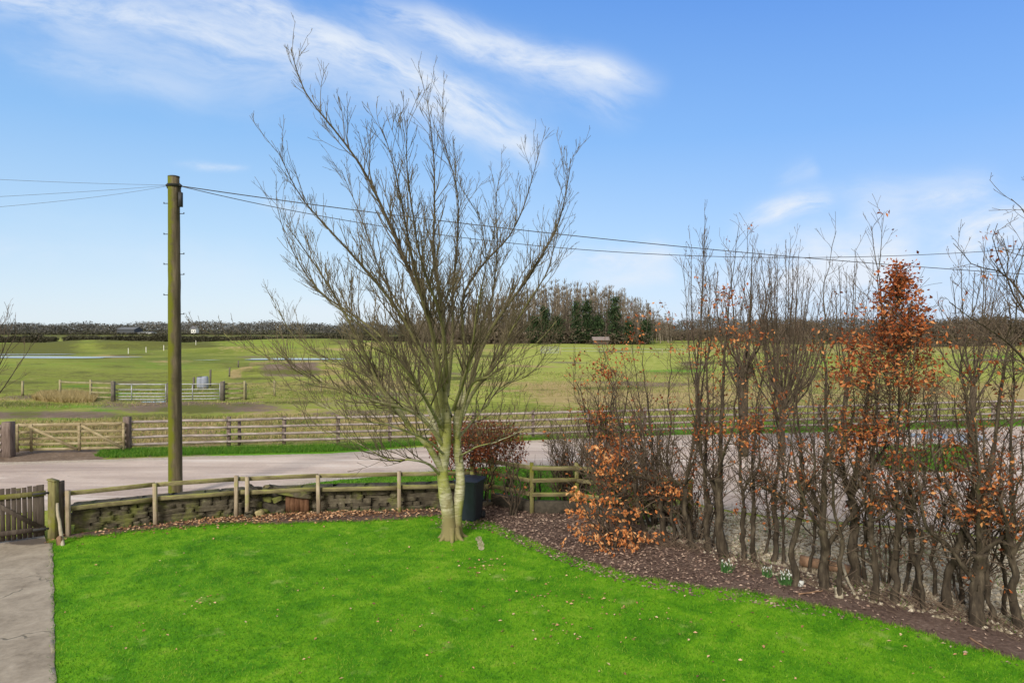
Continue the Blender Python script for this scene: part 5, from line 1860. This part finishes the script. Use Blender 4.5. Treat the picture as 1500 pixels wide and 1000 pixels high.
mass('field_hedge', [(95, 330, 502.5, 2.2), (330, 660, 501, 2.0)], 'hedge_far', 'long dark clipped hedge closing the bright green field', 'hedge', n=60000, size=.4, top_noise=.18, seed=2, depth=.8)
mass('field_hedge', [(-160, 82, 502, 2.0)], 'hedge_far', 'dark hedge at the far field edge before the gap, behind the edge tree twigs', 'hedge', n=28000, size=.4, top_noise=.3, seed=3, depth=.8)
mass('far_hedge_line', [(-400, 1800, 490.5, 1.2)], 'hedge_far', 'thin dark hedge line below the far trees', 'hedge', kind='stuff', n=30000, size=1.0, top_noise=.2, seed=4, depth=1.0)
mass('far_treeline', [(-500, 200, 488.6, 9.0), (200, 430, 488.6, 10.5), (430, 760, 488.6, 9.5), (760, 1000, 488.6, 12), (1000, 2000, 488.6, 14.0)], 'far_tree', 'long far-off belt of bare trees along the horizon', 'treeline', kind='stuff', n=190000, size=1.15, top_noise=.26, seed=5, depth=14)
mass('scrub', [(935, 1100, 499, 4.0), (1100, 1330, 503, 6.0), (1330, 1700, 508, 6.5)], 'scrub', 'brown bank of scrub beyond the meadow behind the hedge', 'scrub', kind='stuff', n=90000, size=.38, top_noise=.35, seed=6, depth=3)
mass('undergrowth', [(640, 760, 503, 4.2), (760, 900, 503, 4.0), (900, 945, 503, 3.2)], 'scrub', 'dark brown undergrowth along the foot of the wood', 'scrub', kind='stuff', n=60000, size=.45, top_noise=.3, seed=7, depth=4)


def gabled(name, px0, px1, by, h, rise, depth, wm, rm, label, cat, yoff=0.0, windows=0):
    a, b = G(px0, by), G(px1, by)
    w = b[0] - a[0]
    root = empty(name, (a + b) / 2, label, cat)
    o = (a + b) / 2
    x0, x1, y0, y1 = a[0], b[0], a[1] - depth / 2, a[1] + depth / 2
    mb = MB()
    mb.add([(x0, y0, -1), (x1, y0, -1), (x1, y1, -1), (x0, y1, -1), (x0, y0, h), (x1, y0, h), (x1, y1, h), (x0, y1, h), (x0, (y0 + y1) / 2, h + rise), (x1, (y0 + y1) / 2, h + rise)],
           [(0, 1, 5, 4), (1, 2, 6, 5), (2, 3, 7, 6), (3, 0, 4, 7), (4, 8, 7), (5, 6, 9)])
    mb.build('wall', M[wm], root, smooth=False, origin=o)
    mb = MB()
    e = .4
    for s in (-1, 1):
        ye = (y0 - e) if s < 0 else (y1 + e)
        ym = (y0 + y1) / 2
        ze = h - rise * e / (depth / 2)
        v = [(x0 - e, ye, ze), (x1 + e, ye, ze), (x1 + e, ym, h + rise), (x0 - e, ym, h + rise)]
        v2 = [(p[0], p[1], p[2] + .18) for p in v]
        mb.add(v + v2, [(0, 1, 2, 3), (4, 7, 6, 5), (0, 4, 5, 1), (1, 5, 6, 2), (2, 6, 7, 3), (3, 7, 4, 0)])
    mb.build('roof', M[rm], root, smooth=False, origin=o)
    for k in range(windows):
        cx = x0 + w * (k + .5) / windows
        mb = MB()
        mb.box((cx, y0 - .02, h * .55), (w / windows * .3, .1, h * .3), 0, .01)
        mb.build('window', M['dark_glass'], root, smooth=False, origin=o)


gabled('far_barn', 178, 203, 489.6, 4.4, 1.8, 14, 'barn', 'barn_roof', 'dark grey farm barn with pale roof in front of the far trees', 'barn')
gabled('low_shed', 204, 226, 489.6, 1.6, .6, 8, 'white_wall', 'barn_roof', 'long low pale farm building beside the dark far barn', 'barn')
gabled('cottage', 282, 289, 489.2, 5.0, 2.4, 6, 'white_wall', 'slate', 'tiny white cottage with slate roof among the far trees beyond the pole', 'house', windows=2)
gabled('field_shelter', 869, 890, 505.0, 1.5, .7, 3.5, 'shed_wood', 'shed_roof', 'small wooden field shelter at the foot of the dark wood', 'shed')


# the wood: slim bare poplars, dark evergreens under them
def poplar_proto(seed):
    r = np.random.default_rng(seed)
    H = r.uniform(18.5, 21.5)
    tk, tw = MB(), MB()
    q = wander((0, 0, -.3), (r.normal(0, .5), r.normal(0, .4), H), 12, .02, r)
    rr = np.linspace(.24, .05, 12)
    tk.tube(q, rr, 6)
    for k in range(64):
        t = r.uniform(.2, .98)
        j = int(t * 11)
        d = unit(np.array([r.normal(0, 1), r.normal(0, 1), r.uniform(.7, 2.2)]))
        branch(tw, q[min(j, 11)], d, (1.1 - .66 * t) * 3.9 * r.uniform(.6, 1.1), .06, 2, r, .35, .7, None, .10, .028, (.3, .7), (.3, .6))
    return tk, tw


POP = []
for s in range(7):
    tk, tw = poplar_proto(900 + s)
    root = empty('bare_poplar', (0, 0, 0), 'slim tall bare tree of the far wood, one of its crowded upright stems', 'tree', 'crowded bare trees of the far wood')
    tk.build('trunk', M['poplar'], root)
    tw.build('crown', M['poplar_twig'], root, smooth=False)
    POP.append(root)
used = [False] * len(POP)
rw = np.random.default_rng(31)


def wood_top(px):
    return np.interp(px, [560, 640, 700, 740, 790, 830, 870, 905, 940, 975], [470, 452, 436, 424, 418, 412, 414, 422, 436, 462])


spots = [(px, by) for px in np.arange(612, 985, 4.7) for by in (502.5, 501, 499.4)]
for i, (px, by) in enumerate(spots):
    px = px + rw.normal(0, 2.2)
    by = by + rw.normal(0, .4)
    p = G(px, by)
    k = int(rw.integers(0, len(POP)))
    o = POP[k]
    if used[k]:
        o = copy_tree(o)
    used[k] = True
    want = P(px, wood_top(px) + rw.normal(0, 3.5), p[1])[2]
    sc = want / 21.5
    o.location = (p[0], p[1], 0)
    o.rotation_euler = (0, 0, rw.uniform(0, 6.28))
    o.scale = (max(sc, .7), max(sc, .7), sc)


def evergreen(px, by, top, w, seed, label, shape=1.0):
    r = np.random.default_rng(seed)
    base = G(px, by)
    base[1] -= 6
    Y = base[1]
    H = P(px, top, Y)[2]
    W = w * Y / 1000
    root = empty('evergreen_tree', base, label, 'tree')
    tk, lf = MB(), MB()
    tk.tube([base + [0, 0, -.3], base + [0, 0, H * .5], base + [0, 0, H * .95]], [.28, .2, .05], 7)
    n = 1500
    cl = []
    for k in range(70):
        z = H * r.uniform(.10, .97)
        t = z / H
        ro = W * (1 - t ** (2.2 * shape)) ** .7 * r.uniform(.35, 1.0) * (.75 + .25 * math.sin(k))
        a = r.uniform(0, 6.28)
        cl.append((ro * math.cos(a), ro * math.sin(a), z, r.uniform(.5, 1.2)))
    cl = np.array(cl)
    idx = r.integers(0, len(cl), n * 2)
    p = base + cl[idx, :3] + r.normal(0, 1, (len(idx), 3)) * cl[idx, 3:4] * np.array([.75, .75, .65])
    lf.tris(p, r.uniform(.25, .55, len(p)))
    tk.build('trunk', M['bark'], root, origin=base)
    lf.build('foliage', M['evergreen'], root, origin=base, smooth=False)


for px, by, top, w, s, lab, sh in ((797, 503, 452, 12, 1, 'dark rounded evergreen in the wood, nearest the garden tree branches', .8), (782, 503, 466, 14, 2, 'low dark evergreen mass at the wood foot behind garden tree twigs', .7), (815, 503, 466, 6, 3, 'small dark evergreen between pale poplar trunks in the wood', 1),
                                   (841, 503, 441, 8, 4, 'narrow tall evergreen column in the middle of the wood', .9), (857, 503, 440, 9, 5, 'pointed evergreen next to the narrow column in the wood', .75), (897, 503, 436, 15, 6, 'largest broad evergreen in the wood above the field shelter', .9),
                                   (872, 503, 462, 14, 7, 'squat grey-green evergreen left of the field shelter', .7), (916, 503, 472, 10, 8, 'dark evergreen at the wood end behind rusty beech leaves', .8), (940, 503, 470, 12, 9, 'low evergreen at the very end of the wood', .7)):
    evergreen(px, by, top, w, 500 + s, lab, sh)


# ------------------------------------------------------------------ bed details
def snowdrops(px, py, w, n, label):
    c = G(px, py)
    root = empty('snowdrop_clump', c, label, 'flowers')
    lv, fl = MB(), MB()
    W = w * c[1] / 1000
    a = rng.uniform(0, 6.28, n * 5)
    o = W * np.sqrt(rng.random(n * 5))
    p = c + np.stack([o * np.cos(a), o * np.sin(a) * .8, np.zeros(n * 5)], 1)
    lv.blades(p, rng.uniform(.12, .24, len(p)), .016, .3)
    q = p[:n] + np.stack([rng.normal(0, .03, n), rng.normal(0, .03, n), rng.uniform(.14, .26, n)], 1)
    for k in range(n):
        lv.tube([p[k], (p[k] + q[k]) / 2 + [0, 0, .02], q[k]], .0035, 3)
        fl = MB()
        fl.tube([q[k] + [0, 0, .005], q[k] + [0, 0, -.012], q[k] + [0, 0, -.032]], [.003, .010, .006], 5)
        fl.build('flower', M['petal'], root, origin=c)
    lv.build('leaves', M['leaf_green'], root, origin=c, smooth=False)


snowdrops(1064, 838, 8, 16, 'white snowdrop clump at the foot of the stout dark hedge trunk')
snowdrops(1123, 845, 7, 9, 'sparse white snowdrop clump between two larger ones in the bed')
snowdrops(1152, 856, 10, 28, 'widest white snowdrop clump with dark green leaves beside the kinked hedge tree')


def timber(name, a, b, r0, r1, m, label, cat):
    mb = MB()
    q = wander(a, b, 9, .02)
    d = unit(q[-1] - q[0])
    q = np.concatenate([[q[0] - d * .004], q, [q[-1] + d * .004]])
    rr = np.linspace(r0, r1, 11) * (1 + rng.normal(0, .05, 11))
    rr[0] = .01
    mb.tube(q, rr, 9)
    return tag(mb.build(name, M[m]), label, cat)


timber('fallen_log', G(1172, 829) + [0, 0, .12], G(1262, 846) + [0, 0, .10], .11, .09, 'log', 'reddish brown fallen log lying behind the V-forked hedge tree', 'log')
timber('dead_branch', G(1233, 848) + [0, 0, .30], G(1252, 873) + [0, 0, .03], .028, .022, 'pale_wood', 'pale bare plank-like branch leaning down beside the burly knotted trunk', 'branch')
timber('cut_stump', G(1229, 876), G(1228, 874) + [0, 0, .16], .075, .06, 'pale_wood', 'short pale cut stump at the foot of the thin stem', 'stump')
timber('dead_branch', G(1170, 872) + [0, 0, .03], G(1205, 868) + [0, 0, .04], .014, .008, 'log', 'thin brown dead stick lying on the soil before the V-forked tree', 'branch')
timber('dead_branch', G(1420, 935) + [0, 0, .02], G(1452, 956) + [0, 0, .03], .016, .008, 'log', 'thin brown dead stick on the lawn edge below the heaviest trunk', 'branch')
mb = MB()
mb.stone(G(1171, 858) + [0, 0, .05], (.15, .12, .12), .4, 0, .07, 2.6)
tag(mb.build('white_stone', M['petal']), 'small white stone at the foot of the kinked hedge tree', 'stone')


# ------------------------------------------------------------------ grass, fallen leaves, pebbles
def in_poly_pts(poly, n, weight=None):
    poly = np.asarray(poly)
    lo, hi = poly[:, :2].min(0), poly[:, :2].max(0)
    out = np.zeros((0, 2))
    while len(out) < n:
        c = rng.uniform(lo, hi, (n * 2, 2))
        if weight is not None: c = c[rng.random(len(c)) < weight(c)]
        out = np.concatenate([out, c[inpoly(poly, c)]])
    return np.concatenate([out[:n], np.zeros((n, 1))], 1)


def view(p, m=60):
    x, y = pix(p)
    return p[(x > -m) & (x < 1500 + m) & (p[:, 1] > 3) & (y < 1000 + m)]


mb = MB()
p = view(in_poly_pts(lawn_poly, 330000, lambda c: np.clip(1.25 - np.hypot(c[:, 0], c[:, 1]) / 22, .3, 1)))
p[:, 2] = .02
mb.blades(p, rng.uniform(.015, .048, len(p)), rng.uniform(.005, .011, len(p)), .6)
n_ = 9000                       # longer fringe along the edges of the lawn
e = np.asarray(lawn_poly)
i = rng.integers(0, len(e) - 1, n_)
t = rng.random((n_, 1))
p = e[i] * (1 - t) + e[i + 1] * t + rng.normal(0, .035, (n_, 3))
p[:, 2] = .015
p = view(p)
mb.blades(p, rng.uniform(.03, .075, len(p)), .009, .5)
tag(mb.build('lawn_grass', M['blade'], smooth=False), 'short bright green mown grass', 'grass', kind='stuff')

mb = MB()
vpoly = gpts([(440, 712), (470, 707), (560, 698), (640, 691), (720, 685), (800, 683), (880, 695), (960, 723), (1000, 760), (940, 762), (850, 748), (779, 748), (690, 733), (585, 735), (440, 740)])
p = in_poly_pts(vpoly, 30000)
mb.blades(p, rng.uniform(.04, .11, len(p)), .014, .5)
vp2 = gpts([(150, 659), (340, 655), (500, 651), (700, 645), (860, 640), (1100, 632), (1500, 618), (1700, 612), (1700, 615), (1500, 622), (1150, 632), (860, 640.5), (700, 647), (600, 654), (480, 662), (300, 666), (160, 671), (138, 668)])
p = in_poly_pts(vp2, 34000)
mb.blades(p, rng.uniform(.05, .16, len(p)), .02, .5)
vp3 = gpts([(1290, 656), (1345, 651), (1425, 655), (1432, 680), (1390, 692), (1310, 690), (1275, 675)])
p = in_poly_pts(vp3, 26000)
p = p[(np.sin(p[:, 0] * 1.9) * np.cos(p[:, 1] * 1.3 + p[:, 0]) + rng.normal(0, .45, len(p))) > -.35] + rng.normal(0, .25, (1, 3)) * 0
mb.blades(p, rng.uniform(.05, .14, len(p)), .02, .5)
wl = np.array([along(WALL, s)[0] for s in rng.uniform(0, 9, 900)])
wl = wl + rng.normal(0, .05, wl.shape) + np.array([0, -.30, 0])
wl[:, 2] = .0
mb.blades(wl, rng.uniform(.04, .12, len(wl)), .01, .5)
tag(mb.build('verge_grass', M['verge_blade'], smooth=False), 'bright green grass on the verges of the track', 'grass', kind='stuff')

mb = MB()
for poly, n in ((gpts([(25, 657), (185, 655), (500, 645), (860, 634), (1500, 612), (1700, 606), (1700, 585), (1100, 590), (600, 604), (200, 612), (20, 616)]), 34000), (gpts([(-40, 600), (500, 590), (1000, 575), (1600, 565), (1600, 545), (700, 545), (300, 566), (-40, 580)]), 40000)):
    p = in_poly_pts(poly, n)
    mb.blades(p, rng.uniform(.05, .22, len(p)), rng.uniform(.02, .05, len(p)), .6)
tag(mb.build('rough_grass', M['rough_blade'], smooth=False), 'rough tussocky meadow grass', 'grass', kind='stuff')
mb = MB()
p = in_poly_pts(gpts([(48, 586), (95, 590), (138, 589), (142, 582), (110, 577), (60, 579)]), 16000)
mb.blades(p, rng.uniform(.15, .5, len(p)), rng.uniform(.02, .05, len(p)), .4)
p = in_poly_pts(gpts([(30, 657), (180, 655), (500, 648), (700, 642), (700, 612), (330, 612), (180, 618), (30, 622)]), 15000)
p = p[(np.sin(p[:, 0] * .9 + 1) * np.sin(p[:, 1] * .8) + rng.normal(0, .4, len(p))) > -.1]
mb.blades(p, rng.uniform(.08, .3, len(p)), rng.uniform(.015, .03, len(p)), .5)
tag(mb.build('dry_grass', M['dry_blade'], smooth=False), 'pale tan dead grass', 'grass', kind='stuff')

mb = MB()
bp = np.array(smooth_poly(bed_poly, True, 4))
p = view(in_poly_pts(bp, 19000))
x, y = pix(p)
p = p[(x > 640) & (rng.random(len(p)) < np.clip(1.35 - (x - 640) / 560, .08, 1))]
p[:, 2] = rng.uniform(.014, .04, len(p))
mb.leaves(p, rng.uniform(.035, .085, len(p)), 0, .6, flat=True)
tag(mb.build('leaf_litter', M['litter'], smooth=False), 'faded brown leaf litter on the bed', 'leaf litter', kind='stuff')
mb = MB()
s = rng.normal(5.0, 2.1, 1700)
b = np.array([along(WALL, max(0, k))[0] for k in s])
off = np.abs(rng.normal(0, .40, len(b))) + .34
b[:, 1] -= off
b[:, 2] = rng.uniform(.024, .05, len(b))
mb.leaves(view(b), rng.uniform(.05, .10, len(view(b))), 0, .6, flat=True)
p = view(in_poly_pts(lawn_poly, 330, lambda c: np.clip(1.3 - np.hypot(c[:, 0] - 2.5, c[:, 1] - 12) / 6, .12, 1)))
p[:, 2] = .045
mb.leaves(p, rng.uniform(.03, .075, len(p)), 0, .6, flat=True)
for a_, b_, k_ in ((709, 833, 55), (780, 870, 14), (880, 880, 16), (820, 930, 18), (940, 900, 12), (590, 910, 14), (300, 880, 16), (200, 930, 12)):
    q_ = G(a_, b_) + rng.normal(0, 1, (k_, 3)) * [.22, .22, 0]
    q_[:, 2] = .045
    mb.leaves(q_, rng.uniform(.025, .065, k_), 0, .6, flat=True)
tag(mb.build('fallen_leaves', M['litter_warm'], smooth=False), 'tan fallen leaves along the wall and scattered on the lawn', 'fallen leaves', kind='stuff')
mb = MB()
p = view(in_poly_pts(gravel_poly, 9000))
for q in p[:5000]:
    sz = rng.uniform(.02, .065)
    o = np.array([[1, 0, 0], [0, 1, 0], [-1, 0, 0], [0, -1, 0], [0, 0, .7], [0, 0, -.5]]) * sz * rng.uniform(.6, 1.2, (6, 1))
    mb.add(q + o + [0, 0, .01], [(0, 1, 4), (1, 2, 4), (2, 3, 4), (3, 0, 4), (1, 0, 5), (2, 1, 5), (3, 2, 5), (0, 3, 5)])
tag(mb.build('pebbles', M['pebble'], smooth=True), 'pale pebbles on the gravel beyond the hedge', 'pebbles', kind='stuff')
mb = MB()
p = view(in_poly_pts(gravel_poly, 5000))
x, y = pix(p)
p = p[(np.sin(p[:, 0] * 2.1 + 1) * np.sin(p[:, 1] * 1.7) + rng.normal(0, .3, len(p))) > .25]
mb.blades(p, rng.uniform(.04, .12, len(p)), .016, .5)
tag(mb.build('gravel_weeds', M['verge_blade'], smooth=False), 'green weeds growing through the gravel', 'grass', kind='stuff')
# bare worn strip in the lawn in front of the tree
sheet('bare_patch', smooth_poly(gpts([(697, 789), (703, 787), (709, 797), (708, 806), (701, 806), (700, 797)]), True, 5, .01), .027, M['gravel'])
# twigs and sticks lying through the hedge bottom
mb = MB()
hb = smooth_poly(gpts([(880, 800), (960, 800), (1040, 812), (1150, 845), (1250, 872), (1350, 892), (1450, 916), (1540, 940)]), False, 30)
for _ in range(750):
    c = hb[rng.integers(0, len(hb))] + np.array([rng.normal(0, .15), rng.normal(.12, .22), 0])
    a = rng.uniform(0, 3.14)
    l = rng.uniform(.15, .5)
    d = np.array([math.cos(a), math.sin(a), rng.uniform(-.1, .7)]) * l
    mb.tube(wander(c + [0, 0, .02], c + d + [0, 0, .03], 4, .12), [.005, .0045, .004, .003], 3)
tag(mb.build('twig_litter', M['shrub'], smooth=False), 'brown dead twigs lying along the hedge bottom', 'twig litter', kind='stuff')
